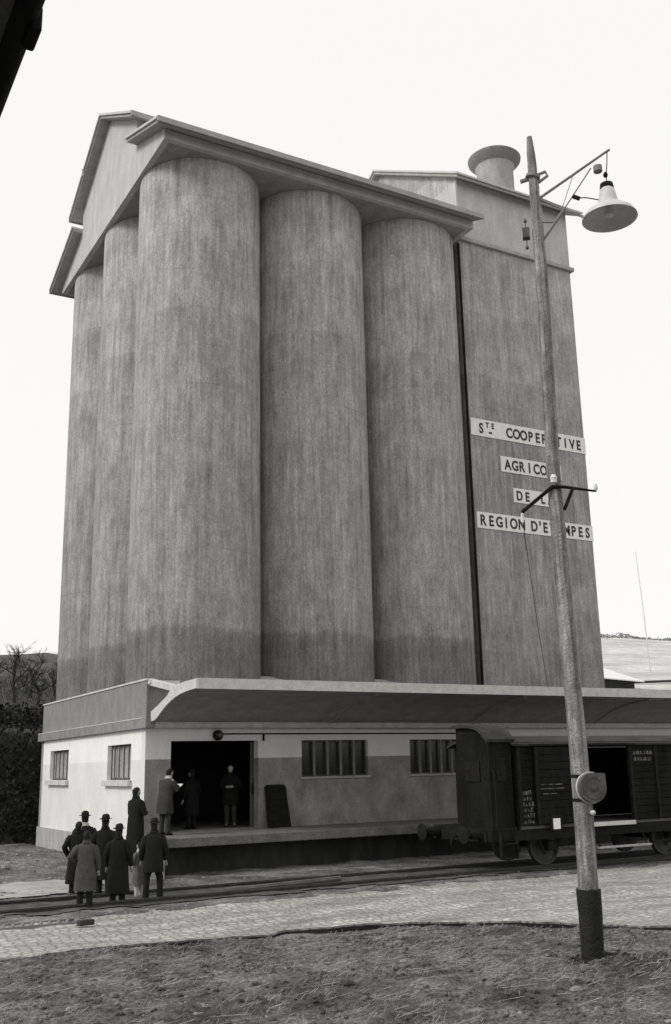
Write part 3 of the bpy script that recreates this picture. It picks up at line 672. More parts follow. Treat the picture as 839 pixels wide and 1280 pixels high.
# ------------------------------------------------------------------ people
def skin_mesh(verts, edges, radii):
    me = bpy.data.meshes.new('sk'); me.from_pydata(verts, edges, [])
    o = bpy.data.objects.new('sk', me); COL.objects.link(o)
    o.modifiers.new('skin', 'SKIN')
    for i, r in enumerate(radii): me.skin_vertices[0].data[i].radius = (r if isinstance(r, tuple) else (r, r))
    me.skin_vertices[0].data[0].use_root = True
    sub = o.modifiers.new('sub', 'SUBSURF'); sub.levels = 1; sub.render_levels = 1
    dg = bpy.context.evaluated_depsgraph_get()
    out = bpy.data.meshes.new_from_object(o.evaluated_get(dg))
    bpy.data.objects.remove(o); bpy.data.meshes.remove(me)
    return out

def person(loc, face, H, label, coat='black', coat_len=0.42, hat='fedora', arms='down', lean=0.0, legs='dark', collar=None, headturn=0.0, stance=0.1, holds=None, bulk=1.1, group='men standing by the silo'):
    """local frame: faces +Y, feet at z = 0."""
    k = H/1.75
    rt = thing('person', label, 'person', loc, face, group)
    def sh(p):
        x, y, z = p
        if z > 0.95: y += lean*(z-0.95); z -= abs(lean)*0.2*(z-0.95)
        return (x*k, y*k, z*k)
    A = {'down': [((-.27, -.03, 1.13), (-.28, .06, .88)), ((.27, -.03, 1.13), (.28, .06, .88))],
         'pockets': [((-.31, -.10, 1.15), (-.24, .08, .95)), ((.31, -.10, 1.15), (.24, .08, .95))],
         'front': [((-.27, .04, 1.13), (-.10, .24, 1.12)), ((.27, .04, 1.13), (.10, .24, 1.12))],
         'read': [((-.26, .10, 1.16), (-.09, .33, 1.24)), ((.26, .10, 1.16), (.09, .33, 1.24))],
         'akimbo': [((-.36, -.06, 1.17), (-.22, .10, 1.02)), ((.27, -.03, 1.13), (.28, .06, .88))],
         'behind': [((-.29, -.12, 1.14), (-.07, -.20, .95)), ((.29, -.12, 1.14), (.07, -.20, .95))]}[arms]
    st_ = stance
    V = []; E_ = []; Rd = []
    def v(p, r, par=None):
        V.append(sh(p)); Rd.append(tuple(q*k for q in r) if isinstance(r, tuple) else r*k)
        if par is not None: E_.append((par, len(V)-1))
        return len(V)-1
    pel = v((0, 0, .93), (.15, .11)); wa = v((0, 0, 1.10), (.14, .10), pel); ch = v((0, .005, 1.30), (.16, .11), wa)
    nb = v((0, -.01, 1.44), (.08, .07), ch); nt_ = v((0, .01, 1.53), .052, nb)
    ht = headturn
    hx, hy = math.sin(ht), math.cos(ht)
    jaw = v((hx*.03, .01+hy*.035, 1.575), (.058, .07), nt_); hm = v((hx*.012, .012+hy*.012, 1.655), (.078, .096), jaw); v((0, .0, 1.72), (.06, .072), hm)
    v((hx*.115, .012+hy*.115, 1.632), .012, hm)                                                 # nose
    v((hy*.088, -.0-hx*.088, 1.645), .013, hm); v((-hy*.088, hx*.088, 1.645), .013, hm)          # ears
    for i, s in enumerate((-1, 1)):
        hp = v((s*.09, 0, .87), .088, pel); kn = v((s*st_, .02, .49), .06, hp); an = v((s*(st_+.01), -.02, .09), .042, kn)
        v((s*(st_+.02), .14, .03), .035, an)
        shd = v((s*.17, -.01, 1.40), .062, ch); el = v(A[i][0], .045, shd); wr = v(A[i][1], .030, el)
        e, w = Vector(A[i][0]), Vector(A[i][1]); d = (w-e).normalized(); side = d.cross(Vector((0, 1, 0.3))).normalized()
        pm = v(w + d*.06, (.036, .022), wr); 
        for f in range(4):
            off = side*(f-1.5)*.019
            ln = (.062, .072, .068, .052)[f]
            b0 = v(w + d*.105 + off, .0085, pm); v(w + d*(.105+ln*.55) + off + Vector((0, .006, -.012)), .008, b0)
        v(w + d*.065 - side*.05*s, .010, pm)
    me = skin_mesh(V, E_, Rd); me.materials.clear(); me.materials.append(M['skin'])
    for p in me.polygons: p.use_smooth = True
    body = bpy.data.objects.new('body', me); COL.objects.link(body); body.parent = rt
    # coat
    cm = M[coat]; mb = MB(); n = 28
    bk = bulk
    secs = [(1.495, .075, .075, 0), (1.465, .12, .085, -.005), (1.43, .18*bk, .10, -.008), (1.36, .205*bk, .122*bk, 0), (1.22, .205*bk, .135*bk, .0), (1.08, .19*bk, .135*bk, .0), (.95, .20*bk, .145*bk, 0)]
    z = .95
    while z > coat_len + .02:
        z = max(z-.11, coat_len); t = (.95-z)/.95
        secs.append((z, (.20+.07*t)*bk, (.145+.055*t)*bk, 0))
    seed = rnd.random()*50
    def ring(z, rx, ry, oy, inset=0):
        out = []
        for q in range(n):
            a = 2*math.pi*q/n
            f = 1 + 0.05*noise.noise(Vector((math.cos(a)*1.6+seed, math.sin(a)*1.6, z*2.2))) + (0.05*math.sin(a*6+seed)*max(0, (.95-z)) if z < .95 else 0) - inset
            c, s = math.cos(a), math.sin(a)
            out.append(sh((rx*f*(abs(c)**.85)*(1 if c > 0 else -1), oy + ry*f*(abs(s)**.9)*(1 if s > 0 else -1), z)))
        return out
    mb.rings([ring(*s_) for s_ in secs] + [ring(*secs[-1], inset=.06)], cap=False)
    for i, s in enumerate((-1, 1)):
        e, w = Vector(A[i][0]), Vector(A[i][1]); s0 = Vector((s*.165, -.01, 1.385))
        pts = [s0, s0.lerp(e, .3) + Vector((s*.012, 0, .01)), s0.lerp(e, .7), e, e.lerp(w, .25), e.lerp(w, .65), w]
        mb.tube([sh(p) for p in pts], [x*k for x in (.082, .084, .074, .068, .066, .060, .054)], 12)
    coat_o = mb.build('coat', cm, rt, smooth=True, local=True)
    # collar
    mb = MB(); mb.rings([[sh((x*math.cos(2*math.pi*q/20), -.005 + y*math.sin(2*math.pi*q/20), z + .02*math.cos(2*math.pi*q/20+1.57))) for q in range(20)] for z, x, y in ((1.46, .10, .09), (1.52, .075, .078), (1.545, .078, .082), (1.50, .098, .098), (1.455, .115, .10))], cap=False)
    mb.build('collar', M[collar] if collar else cm, rt, smooth=True, local=True)
    # trousers and shoes
    lm = M['darkcloth'] if legs == 'dark' else M[legs]
    mb = MB()
    for s in (-1, 1):
        mb.tube([sh(p) for p in ((s*.085, 0, .93), (s*.095, .005, .7), (s*st_, .02, .49), (s*(st_+.005), -.005, .28), (s*(st_+.01), -.01, .07))], [x*k for x in (.105, .095, .078, .072, .075)], 12)
    mb.build('trousers', lm, rt, smooth=True, local=True)
    for s in (-1, 1):
        mb = MB(); x = s*(st_+.015)
        mb.rings([[sh((x + w*math.cos(2*math.pi*q/12), y, max(.0, h*(0.5+0.5*math.sin(2*math.pi*q/12))))) for q in range(12)] for y, w, h in ((-.085, .02, .05), (-.07, .038, .095), (-.01, .042, .10), (.06, .045, .085), (.13, .046, .06), (.175, .03, .045))])
        mb.build('shoe', M['shoe'], rt, smooth=True, local=True)
    # hair and hat
    hc = Vector((0, .004, 1.655))
    mb = MB(); m_ = 10; rings_ = []
    for j in range(m_+1):
        ph = math.pi*.5*j/m_ 
        rings_.append([sh((.087*math.cos(ph)*math.cos(2*math.pi*q/20) , -.006 + .104*math.cos(ph)*math.sin(2*math.pi*q/20) - hy*.012, 1.648 + .098*math.sin(ph) + (.03*(hx*math.cos(2*math.pi*q/20)+hy*math.sin(2*math.pi*q/20))*(1-j/m_) if True else 0))) for q in range(20)])
    mb.rings(rings_); 
    mb.rings([[sh((.078*math.cos(a), -.028*hy + .080*math.sin(a), z)) for a in [math.pi + math.pi*q/10 + ht*-1 for q in range(11)]] for z in (1.56, 1.60, 1.65)], closed=False, cap=False)
    if hat != 'fedora' or True: mb.build('hair', M['hair'], rt, smooth=True, local=True)
    if hat == 'fedora':
        mb = MB(); R_ = []
        for r, z in ((.085, 1.690), (.150, 1.684), (.158, 1.690), (.150, 1.698), (.100, 1.704), (.099, 1.735), (.092, 1.79), (.075, 1.818), (.03, 1.806)):
            R_.append([sh((r*.92*math.cos(2*math.pi*q/24), r*1.12*math.sin(2*math.pi*q/24), z + (.02*abs(math.cos(2*math.pi*q/24))**2 if r > .12 else 0) - (0.018*(abs(math.cos(2*math.pi*q/24))) if z > 1.78 else 0))) for q in range(24)])
        mb.rings(R_); ho = mb.build('hat', M['hair'], rt, smooth=True, local=True)
        mb = MB(); mb.rings([[sh((r*.92*math.cos(2*math.pi*q/24), r*1.12*math.sin(2*math.pi*q/24), z)) for q in range(24)] for r, z in ((.103, 1.706), (.102, 1.730))], cap=False)
        mb.build('hat_band', M['black'], ho, smooth=True, local=True)
    elif hat == 'cap':
        mb = MB(); R_ = []
        for r, z in ((.093, 1.685), (.104, 1.705), (.106, 1.728), (.085, 1.755), (.03, 1.768)):
            R_.append([sh((r*math.cos(2*math.pi*q/20), r*1.1*math.sin(2*math.pi*q/20), z)) for q in range(20)])
        mb.rings(R_)
        mb.rings([[sh((.07*math.cos(a), .10 + .05*math.sin(a)*2*f, 1.695 - .012*f)) for a in [math.pi*q/8 for q in range(9)]] for f in (0.0, 0.6)], closed=False, cap=False)
        mb.build('cap', M['darkcloth'], rt, smooth=True, local=True)
    if holds == 'paper':
        w = (Vector(A[0][1]) + Vector(A[1][1]))/2 + Vector((0, .10, .02))
        mb = MB(); c = Vector(sh(w)); mb.obox(c, (.13*k, 0, 0), (0, .075*k, .05*k), (0, -.002, .003))
        p_ = mb.build('paper_sheet', M['card'], None)
        p_.parent = rt; tag(p_, None, None)
    return rt

# faces: rotation 0 looks along +Y (to the silo)
person((-2.70, -3.75, 0), R(-12), 1.70, 'person in tall black hat at the back left of the waiting group', 'darkcloth', .38, 'fedora', 'down', collar='palecloth')
person((-3.12, -4.75, 0), R(-25), 1.58, 'bareheaded person in long black coat, leftmost of the waiting group', 'black', .32, None, 'pockets', headturn=0.5)
person((-3.60, -7.05, 0), R(-22), 1.50, 'person seen from behind in the only grey overcoat, in front of the group', 'greycloth', .44, None, 'akimbo', bulk=1.08)
person((-2.66, -5.20, 0), R(-28), 1.67, 'broad person in wide brimmed black hat at the centre of the group', 'black', .40, 'fedora', 'pockets', bulk=1.15)
person((-2.88, -6.85, 0), R(-30), 1.54, 'person in small black hat and long black coat right of the grey overcoat', 'black', .30, 'fedora', 'down', headturn=0.3)
person((-1.96, -6.35, 0), R(-20), 1.60, 'person in dark hat with two dark trouser legs, rightmost on the ground', 'darkcloth', .62, 'fedora', 'down', stance=.15, bulk=1.1)
person((-2.10, -5.85, 0), R(30), 1.14, 'small child in grey coat with pale scarf among the dark coats', 'childcoat', .45, None, 'front', collar='palecloth', legs='palecloth', headturn=0.2)
person((-1.10, -2.60, 0.50), R(-68), 1.74, 'person in ankle length black robe standing on the steps', 'black', .06, None, 'front', bulk=1.12)
person((0.22, -1.05, 0.962), R(-60), 1.76, 'person in grey work coat reading a paper left of the doorway', 'workcloth', .55, None, 'read', lean=.25, legs='workcloth', collar='palecloth', holds='paper', group='men on the loading platform')
person((1.74, 0.9, 0.972), R(20), 1.66, 'person in dark coat with back turned in the dark doorway', 'black', .40, 'cap', 'down', group='men on the loading platform')
person((3.02, 1.0, 0.972), R(150), 1.80, 'pale faced person with grey trousers facing out at the right of the doorway', 'black', .62, None, 'front', legs='workcloth', group='men on the loading platform')

# ------------------------------------------------------------------ ground
def gz(x, y):
    z = 0.0
    # rough rubble mound beside the side wall
    m = math.exp(-((x+3.2)/2.0)**2)*max(0, min(1, (y-0.2)/1.0))*max(0, min(1, (12-y)/4))
    z += 0.22*m*(0.6+0.8*noise.noise(Vector((x*1.1, y*1.1, 0))))
    return z
def curbline(x):
    pts = [(-60, -11.3), (-14, -11.5), (-5.9, -11.7), (-1.85, -11.95), (0.25, -12.2), (1.2, -12.8), (2.4, -14.0), (3.44, -15.2), (4.6, -17.2), (5.6, -22), (6.4, -40), (60, -400)]
    for (a, b), (c, d) in zip(pts, pts[1:]):
        if a <= x <= c: return b + (d-b)*(x-a)/(c-a)
    return -400
def sheet(name, xs, ys, zf, m, keep=None, smooth=True):
    bm = bmesh.new(); V = {}
    for i, x in enumerate(xs):
        for j, y in enumerate(ys): V[i, j] = (x, y)
    vs = {}
    def gv(i, j):
        if (i, j) not in vs:
            x, y = V[i, j]; vs[i, j] = bm.verts.new((x, y, zf(x, y)))
        return vs[i, j]
    for i in range(len(xs)-1):
        for j in range(len(ys)-1):
            if keep and not keep((xs[i]+xs[i+1])/2, (ys[j]+ys[j+1])/2): continue
            f = bm.faces.new([gv(i, j), gv(i+1, j), gv(i+1, j+1), gv(i, j+1)]); f.smooth = smooth
    me = bpy.data.meshes.new(name); bm.to_mesh(me); bm.free(); me.materials.append(m)
    o = bpy.data.objects.new(name, me); COL.objects.link(o); o['kind'] = 'structure'; return o
def lin(a, b, st): n = max(1, int(round((b-a)/st))); return [a+(b-a)*i/n for i in range(n+1)]
# base sheet out to the horizon
sheet('ground', [-600, -200, -60, -20, 0, 20, 60, 200, 600], [-600, -200, -60, -30, -15, 0, 13.2], lambda x, y: -0.06, M['bed'])
# track bed : rough earth between platform and road, and round the side wall
def bedz(x, y):
    n = noise.noise(Vector((x*1.7, y*1.7, 5)))*0.03 + noise.noise(Vector((x*6, y*6, 1)))*0.015
    return gz(x, y) + n + 0.06*max(0, 1-abs(y+4.0)/1.2) + (0.05 if y > -8.2 else 0)
sheet('track_bed', lin(-14, 22, 0.10), lin(-8.25, 0.0, 0.10), bedz, M['bed'])
sheet('earth_yard', lin(-14, -0.05, 0.12), lin(0.0, 13.5, 0.14), lambda x, y: bedz(x, y), M['bed'])
M['cinder'] = mat('oily_cinders', 0.12, 0.05, 3.0, rough=0.95, bump=0.8, bscale=16)
sheet('ballast', lin(-14, 30, 0.2), lin(-7.75, -5.0, 0.2), lambda x, y: bedz(x, y)+0.02, M['cinder'], keep=lambda x, y: -7.45+.2*noise.noise(Vector((x*.8,0,1))) < y < -5.3+.2*noise.noise(Vector((x*.8,5,1))))
# pale sandy apron
def apr(x, y): return -4.75+noise.noise(Vector((x*.9, 0, 3)))*.25 < y < -1.6+noise.noise(Vector((x*.8, 7, 3)))*.5 and x < -2.5+noise.noise(Vector((0, y*.9, 9)))*.5
sheet('sandy_apron', lin(-14, -2.0, 0.1), lin(-5.2, -1.0, 0.1), lambda x, y: 0.10 + noise.noise(Vector((x*2, y*2, 5)))*0.02 + 0.04*max(0, 1-abs(y+3.4)/1.6), M['apron'], keep=apr)
# cobbled road
def roadz(x, y):
    return 0.03 + 0.05*noise.noise(Vector((x*.35, y*.5, 2))) + 0.03*noise.noise(Vector((x*1.3, y*1.6, 4))) + 0.02*noise.noise(Vector((x*3.3, y*5, 4)))
def roadtop(x): return -7.75 + 0.30*noise.noise(Vector((x*.7, 0, 11))) + 0.2*noise.noise(Vector((x*2.7, 0, 11))) - (0.3 if x < -1 else 0.1)
def edge(x): return max(-34, curbline(x)) + 0.05*noise.noise(Vector((x*2.2, 3, 1))) + 0.04*noise.noise(Vector((x*7, 3, 1))) + 0.32*math.exp(-((x+1.45)/0.38)**2)
def road():
    bm = bmesh.new(); rows = 70; xs = lin(-16, 7, 0.07) + lin(7.3, 30, 0.3)
    grid = []
    for x in xs:
        a, b = edge(x), roadtop(x); col = [bm.verts.new((x, a + 0.10, -0.5)), bm.verts.new((x, a + 0.015, roadz(x, a)-0.03))]
        for k in range(rows+1):
            t = k/rows; t = t**1.3; y = a + (b-a)*t; col.append(bm.verts.new((x, y, roadz(x, y))))
        grid.append(col)
    for c, d in zip(grid, grid[1:]):
        for k in range(len(c)-1):
            f = bm.faces.new([c[k], d[k], d[k+1], c[k+1]]); f.smooth = k > 1; f.material_index = 1 if k == 0 else 0
    bmesh.ops.recalc_face_normals(bm, faces=bm.faces[:])
    me = bpy.data.meshes.new('cobbled_road'); bm.to_mesh(me); bm.free(); me.materials.append(M['setts']); me.materials.append(M['bank'])
    o = bpy.data.objects.new('cobbled_road', me); COL.objects.link(o); o['kind'] = 'structure'
road()
# foreground verge, a little higher than the road with a crumbled lip
def vz(x, y):
    d = curbline(x) - y
    if x > 0.25: d = min(d, (3.2*(curbline(x)-y)/4.5))
    d += 0.22*noise.noise(Vector((x*1.1, y*1.1, 8))) + 0.14*noise.noise(Vector((x*4.5, y*4.5, 8)))
    t = max(0, min(1, (d+0.3)/0.5)); t = t*t*(3-2*t)
    e0 = max(0, min(1, (x+4.5)/3.0)); z = -0.045*e0 + 0.02*(1-e0) + 0.07*e0*max(0, min(1, d/1.6))
    rough = 0.05*noise.noise(Vector((x*1.6, y*1.6, 0))) + 0.022*noise.noise(Vector((x*5.5, y*5.5, 3))) + 0.022*abs(noise.noise(Vector((x*12, y*12, 6)))) + 0.02*max(0, noise.noise(Vector((x*24, y*24, 9)))) + 0.05*max(0, noise.noise(Vector((x*8, y*8, 15)))-.3)
    # the scour hollow under the lip
    hol = math.exp(-((x+1.45)/0.42)**2 - ((y+11.9)/0.22)**2)
    # soil heaped round the pole foot with a small hole on its left
    dp = math.hypot(x-PX, y-PY)
    z += 0.05*math.exp(-(dp/0.5)**2) - 0.10*math.exp(-(((x-PX+0.26)/0.13)**2 + ((y-PY+0.02)/0.13)**2))
    return z + rough*(0.45+0.55*t) - 0.34*hol
sheet('dirt_verge', lin(-9, 4.2, 0.03), lin(-20.5, -11.2, 0.03), vz, M['dirt'], keep=lambda x, y: y < curbline(x)+(0.45 if -2.4 < x < -0.6 else 0.12))

# loose straw, twigs and stones on the verge
mb = MB(); q = random.Random(11)
for k in range(9000):
    x = q.uniform(-9, 4); y = q.uniform(-21, -11.6)
    if y > curbline(x)-0.05: continue
    if noise.noise(Vector((x*.8, y*.8, 33))) < 0.0 and q.random() < .75: continue
    L = q.choice((.03, .04, .05, .06, .08, .12, .2, .38))*q.uniform(.6, 1.2); a = q.uniform(0, math.pi) if q.random() < .5 else q.gauss(0.1, .5); z = vz(x, y)+0.008
    dx, dy = math.cos(a)*L/2, math.sin(a)*L/2; w = q.uniform(.0015, .0035)
    nx, ny = -math.sin(a)*w, math.cos(a)*w; dz = q.uniform(0, .06); 
    p = [(x-dx-nx, y-dy-ny, z), (x+dx-nx, y+dy-ny, z+dz), (x+dx+nx, y+dy+ny, z+dz+.004), (x-dx+nx, y-dy+ny, z+.004)]
    mb.face([mb.bm.verts.new(v_) for v_ in p])
tag(mb.build('straw', M['straw']), 'scattered straw and dry stalks on the dirt verge', 'straw', kind='stuff')
def blob(mb, c, r, q):
    c = Vector(c); ph = q.random()*20
    n = 7
    R_ = [[c + Vector((math.cos(2*math.pi*i/n)*r*s*(1+.25*math.sin(i*2.1+ph)), math.sin(2*math.pi*i/n)*r*s*(1+.25*math.cos(i*1.7+ph))*.8, h*r)) for i in range(n)] for s, h in ((.7, -.3), (1, .1), (.75, .5), (.25, .66))]
    mb.rings(R_)
mb = MB()
for k in range(700):
    x = q.uniform(-9, 4); y = q.uniform(-21, -11.7)
    if y > curbline(x)+0.05: continue
    blob(mb, (x, y, vz(x, y)), abs(q.gauss(0.006, .010))+.004, q)
for k in range(420):
    x = q.uniform(-8.5, 4); y = q.uniform(-20, -11.8)
    if y > curbline(x)-.05 or noise.noise(Vector((x*.7, y*.7, 61))) < 0: continue
    blob(mb, (x, y, vz(x, y)), abs(q.gauss(0.012, .012))+.008, q)
for k in range(500):
    x = q.uniform(-8, -0.3); y = q.uniform(-1, 11) if q.random() < .5 else q.uniform(-5, -0.5)
    if x > -0.6 and y > -0.5: continue
    blob(mb, (x, y, bedz(x, y)), abs(q.gauss(0.02, .025))+.008, q)
for k in range(260):
    x = q.uniform(-8, 8); y = q.uniform(-8.2, -3.4)
    blob(mb, (x, y, bedz(x, y)), abs(q.gauss(0.008, .014))+.006, q)
cl = MB()
for k in range(5200):
    x = q.uniform(-8.5, 4); y = q.uniform(-20.3, -11.7)
    if y > curbline(x)-0.02 or noise.noise(Vector((x*1.3, y*1.3, 50))) < -.12: continue
    blob(cl, (x, y, vz(x, y)), abs(q.gauss(0.0, .024))+.008, q)
for k in range(70):
    a = q.uniform(0, 6.28); d = q.uniform(.16, .34); x = PX+d*math.cos(a); y = PY+d*math.sin(a); blob(cl, (x, y, vz(x, y)), q.uniform(.012, .04), q)
tag(cl.build('clods', M['dirt']), 'crumbled dirt clods lying on the verge', 'clods', kind='stuff')
tag(mb.build('gravel', M['stone'], smooth=True), 'loose pale stones strewn over the dirt', 'stones', kind='stuff')
# a few larger pale stones one can point to
for i, (x, y, r, lb) in enumerate(((-1.0, -18.05, .075, 'pale stone near the bottom edge of the dirt verge'), (-0.62, -13.75, .07, 'pale stone in the middle of the dirt verge, left of the pole'), (-1.05, -12.1, .07, 'pale stone on the road edge beside the dark hollow'), (-3.3, 1.5, .16, 'large pale stone on the mound beside the whitewashed wall'))):
    mb = MB(); blob(mb, (x, y, (vz if y < -11 else bedz)(x, y)+r*.2), r, q)
    tag(mb.build('pale_stone', M['stone'], smooth=True), lb, 'stone', 'larger pale stones')
# weeds on the mound and clods along the track
mb = MB()
for k in range(2600):
    x = q.uniform(-8, -0.2); y = q.uniform(-0.6, 12)
    if noise.noise(Vector((x*.9, y*.9, 21))) < -.05: continue
    z = bedz(x, y); h = q.uniform(.04, .16); a = q.uniform(0, 6.28); l = q.uniform(-.06, .06)
    w = .008
    p = [(x-w*math.cos(a), y-w*math.sin(a), z-.01), (x+w*math.cos(a), y+w*math.sin(a), z-.01), (x+l, y+l, z+h)]
    mb.face([mb.bm.verts.new(v_) for v_ in p])
tag(mb.build('dry_grass', M['straw']), 'dry grass tufts on the rubble beside the wall', 'grass', kind='stuff')
# chalk line on the dirt near the pole
mb = MB()
for k in range(70):
    t = k/69; x = 0.05 + (-0.75-0.05)*t + q.gauss(0, .02); y = -15.95 - 2.95*t*1.0 + q.gauss(0, .02)
    if q.random() < .75: blob(mb, (x, y, vz(x, y)+.004), q.uniform(.008, .02), q)
tag(mb.build('gravel_line', M['stone']), 'thin broken line of pale grit running across the dirt from the pole', 'grit line', kind='stuff')

# ------------------------------------------------------------------ background hill, bank, trees, shed
def bgz(x, y):
    if y < 14.6: return -0.06
    xs = max(0, min(1, (x-2)/130)); k = 0.122 + 0.085*xs
    n = noise.noise(Vector((x*.6, y*.6, 2)))
    if y < 15.4: return -0.06 + (y-14.6)/0.8*4.3 + 0.12*n
    if y < 16.6: return 4.24 + 0.25*(y-15.4) + 0.1*n
    if y < 17.2: return 4.54 + (y-16.6)/0.6*0.86 + 0.1*n
    if y < 120: return 5.4 + (y-17.2)*k + 0.25*noise.noise(Vector((x*.12, y*.12, 9)))
    return 5.4 + 102.8*k - (y-120)*0.05
yb = [13.2, 14.0, 14.6, 14.8, 15.0, 15.2, 15.4, 15.8, 16.2, 16.6, 16.8, 17.0, 17.2, 18, 20, 23, 27, 32, 40, 50, 60, 75, 90, 105, 118, 122, 160, 300, 600]
sheet('hill', [-600, -300, -150, -100, -70, -50, -35, -25] + lin(-18, 14, 1.0) + [18, 22, 26], yb, bgz, M['hill'])
sheet('hillside_field', [26, 30, 36, 44, 52, 60, 68, 76, 90, 105, 120, 135, 150, 170, 200, 300, 600], yb, bgz, M['field'])
mb = MB(); q = random.Random(5)
def leaf(mb, c, r, q):
    u = Vector((q.gauss(0, 1), q.gauss(0, 1), q.gauss(0, 1))).normalized(); w = u.cross(Vector((q.gauss(0, 1), q.gauss(0, 1), q.gauss(0, 1)))).normalized()
    c = Vector(c); mb.face([mb.bm.verts.new(c + u*r), mb.bm.verts.new(c + w*r*.6), mb.bm.verts.new(c - u*r), mb.bm.verts.new(c - w*r*.6)])
for k in range(9000):
    x = q.uniform(-10, 4); t = q.random()
    y = 14.5 + 0.9*t - q.random()*.35*(1+noise.noise(Vector((x, t*4, 5))))
    leaf(mb, (x, y, 4.5*t + q.uniform(-.1, .1)), q.uniform(.05, .13), q)
for k in range(3500):
    x = q.uniform(-10, 4); t = q.random(); leaf(mb, (x, 16.5+.7*t - q.random()*.3, 4.6+.95*t), q.uniform(.05, .12), q)
tag(mb.build('ivy', M['ivy']), 'dark ivy and scrub covering the steep bank behind the silo', 'ivy', kind='stuff')
def tree(x, y, h, seed, label):
    q = random.Random(seed); z0 = bgz(x, y) - .1
    rt = thing('bare_tree', label, 'tree', (x, y, z0), group='bare winter trees on the bank')
    tm, cm = MB(), MB()
    def branch(p, d, L, r, lev):
        pts = [p]; dd = d.copy()
        for s in range(4):
            dd = (dd + Vector((q.gauss(0, .16), q.gauss(0, .16), q.gauss(.03, .1)))).normalized(); pts.append(pts[-1] + dd*L/4)
        (tm if lev < 2 else cm).tube(pts, [r, r*.85, r*.7, r*.58, r*.42], 6 if lev < 2 else 4, cap=False)
        if lev >= 4: return
        for c in range(q.choice((3, 4, 4, 5)) if lev else 6):
            f = q.uniform(.3, 1.0); i = min(3, int(f*4)); b0 = pts[i].lerp(pts[i+1], f*4-i)
            nd = (dd + Vector((q.gauss(0, .75), q.gauss(0, .75), q.gauss(.15, .45)))).normalized()
            branch(b0, nd, L*q.uniform(.42, .7), r*.5, lev+1)
    branch(Vector((x, y, z0)), Vector((q.gauss(0, .1), q.gauss(0, .1), 1)).normalized(), h*.55, .09, 0)
    tm.build('trunk', M['bark'], rt, smooth=True); cm.build('crown', M['bark'], rt)
for i, (x, y, h, lb) in enumerate(((0.9, 21, 3.4, 'tallest bare tree at the left edge above the bank'), (2.2, 23.5, 3.0, 'bare spreading tree second from the left above the bank'), (2.6, 20.0, 2.1, 'low bare tree close beside the silo edge'), (4.6, 27, 3.0, 'bare tree farther back behind the spreading one'), (-0.6, 19, 2.6, 'bare bushy tree low at the left edge of the bank'), (1.5, 19.0, 1.7, 'stunted bare tree at the front rim of the bank'))):
    tree(x, y, h, 40+i, lb)
mb = MB(); q = random.Random(9)
for k in range(5000):
    x = q.uniform(-4, 8); y = q.uniform(17.4, 26)
    h = .5 + .9*max(0, noise.noise(Vector((x*.5, y*.5, 4)))+.4)
    z = bgz(x, y) + q.random()*h
    a = Vector((q.gauss(0, .25), q.gauss(0, .25), q.uniform(.1, .5)))
    w = Vector((.008, 0, 0)); p = Vector((x, y, z)); mb.face([mb.bm.verts.new(v_) for v_ in (p-w, p+w, p+a)])
tag(mb.build('brushwood', M['bark']), 'tangled bare brushwood along the top of the bank', 'brushwood', kind='stuff')
# shed on the far slope
sh_ = thing('hillside_shed', 'small dark shed with a pale pitched roof on the far right slope', 'shed', (58.5, 41, 7.5))
MB().box(55.0, 60.6, 40.5, 45.5, 7.0, 9.9).build('wall', M['void'], sh_)
mb = MB(); mb.rings([[(54.5, 40.0, 9.92), (61.4, 40.0, 9.62), (61.4, 40.0, 9.72), (54.5, 40.0, 10.02)], [(54.5, 43.2, 11.5), (58.0, 43.2, 11.4), (58.0, 43.2, 11.5), (54.5, 43.2, 11.6)]])
mb.build('roof', M['zinc'], sh_)
MB().box(54.6, 60.6, 43.25, 45.5, 9.9, 10.2).build('roof_edge', M['iron'], sh_)
wl = MB(); wl.bar((64, 44, bgz(64, 44)+.1), (84, 50, bgz(84, 50)+.1), .15, .25)
tag(wl.build('field_wall', M['bark']), 'low dark field wall across the pale hillside', 'wall')
mb = MB()
mb.tube([(83.5, 60, bgz(83.5, 60)-1), (83.3, 60, 20), (82.9, 60, 27.6)], [.07, .055, .04], 8)
tag(mb.build('telegraph_pole', M['enamel'], smooth=True), 'slender far pole against the sky at the right edge', 'pole')
# hedge trees on the field crest
mb = MB()
for k in range(1600):
    t = q.random(); x = 110 + 60*t; y = 117 + q.gauss(0, 1.0); hh = .3+.9*abs(noise.noise(Vector((x*.25, 0, 3))))
    leaf(mb, (x, y, bgz(x, y) + q.random()*hh), q.uniform(.15, .35), q)
tag(mb.build('hedgerow_foliage', M['fieldhedge']), 'distant grey hedgerow along the hill crest', 'hedgerow', kind='stuff')

# ------------------------------------------------------------------ neighbouring roof eave at top left
NB = thing('neighbouring_shed', 'dark roof eave of the shed across the yard, jutting in at top left', 'building', (-12, -27, 0))
MB().box(-13.0, -12.7, -33, -23.6, -0.1, 5.4).build('wall', M['render'], NB)
mb = MB(); mb.prism_y([(-9.095, 5.0), (-12.7, 5.75), (-14.0, 6.0), (-14.0, 6.12), (-12.7, 5.87), (-9.095, 5.12)], -33.4, -23.2); nr = mb.build('roof', M['wood'], NB)
mb = MB()
for y in (-31, -29, -27, -25.6, -24.4, -23.5): mb.bar((-9.20, y, 4.95), (-12.7, y, 5.68), .08, .14)
mb.build('rafters', M['wood'], nr)
MB().tube([(-9.075, -33.4, 5.03), (-9.075, -23.2, 5.01)], .045, 10).build('gutter', M['iron'], nr, smooth=True)
MB().obox((-9.04, -24.80, 5.0), (.02, 0, 0), (0, .06, 0), (0, 0, .05)).build('gutter_bracket', M['iron'], nr, bevel=.01)
mb = MB()
for y in (-32.5, -24.2): mb.box(-12.66, -12.5, y-.08, y+.08, -0.1, 5.6)
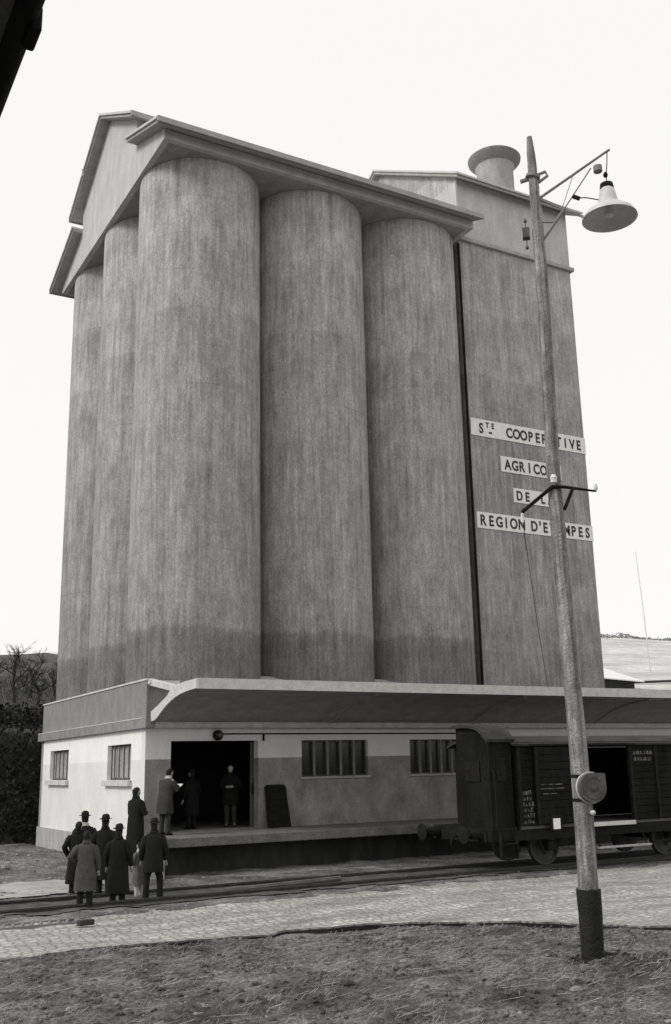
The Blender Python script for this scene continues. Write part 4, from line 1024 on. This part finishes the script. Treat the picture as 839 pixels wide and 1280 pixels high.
mb.build('post', M['wood'], NB)

# ------------------------------------------------------------------ camera
cp = [-9.614942079058588, -27.760983101419544, 2.6, 0.5191862193921544, 0.24744405962501323, -0.02144184287849906, 1265.4789170762397]
yaw, pit, rol = cp[3:6]
f = Vector((math.sin(yaw)*math.cos(pit), math.cos(yaw)*math.cos(pit), math.sin(pit))); r = Vector((math.cos(yaw), -math.sin(yaw), 0)); u = r.cross(f)
r2 = math.cos(rol)*r + math.sin(rol)*u; u2 = -math.sin(rol)*r + math.cos(rol)*u
cam = bpy.data.cameras.new('camera'); co = bpy.data.objects.new('camera', cam); COL.objects.link(co)
co.matrix_world = Matrix(((r2.x, u2.x, -f.x, cp[0]), (r2.y, u2.y, -f.y, cp[1]), (r2.z, u2.z, -f.z, cp[2]), (0, 0, 0, 1)))
cam.sensor_fit = 'VERTICAL'; cam.sensor_height = 36; cam.lens = cp[6]/1280*36; cam.clip_start = 0.1; cam.clip_end = 3000
S.camera = co

# ------------------------------------------------------------------ light: bright overcast sky, broad soft sun from the left
SUN_EL, SUN_AZ = R(38), math.atan2(-0.98, 0.12)       # azimuth measured from +Y towards +X
w = bpy.data.worlds.new('World'); S.world = w; w.use_nodes = True
nt = w.node_tree; bg = nt.nodes['Background']
sky = nt.nodes.new('ShaderNodeTexSky'); sky.sky_type = 'NISHITA'; sky.sun_disc = False
sky.sun_elevation = SUN_EL; sky.sun_rotation = SUN_AZ; sky.air_density = 1.0; sky.dust_density = 3.0
bw = nt.nodes.new('ShaderNodeRGBToBW'); nt.links.new(sky.outputs[0], bw.inputs[0])
mx = nt.nodes.new('ShaderNodeMix'); mx.data_type = 'RGBA'; mx.inputs['Factor'].default_value = 0.88
nt.links.new(bw.outputs[0], mx.inputs['A']); mx.inputs['B'].default_value = (9.2, 9.12, 8.98, 1)   # closed cloud deck evens the sky out
nt.links.new(mx.outputs['Result'], bg.inputs['Color']); bg.inputs['Strength'].default_value = 0.1
sl = bpy.data.lights.new('sun', 'SUN'); sl.energy = 1.5; sl.angle = R(18); sl.color = (1, 0.985, 0.96)
so = bpy.data.objects.new('sun', sl); COL.objects.link(so)
sd = Vector((math.sin(SUN_AZ)*math.cos(SUN_EL), math.cos(SUN_AZ)*math.cos(SUN_EL), math.sin(SUN_EL)))
so.rotation_euler = sd.to_track_quat('Z', 'Y').to_euler(); so.location = (-30, -30, 40)
vs_ = S.view_settings; vs_.view_transform = 'Standard'; vs_.look = 'None'; vs_.exposure = 0.2; vs_.gamma = 1.0; vs_.use_curve_mapping = False
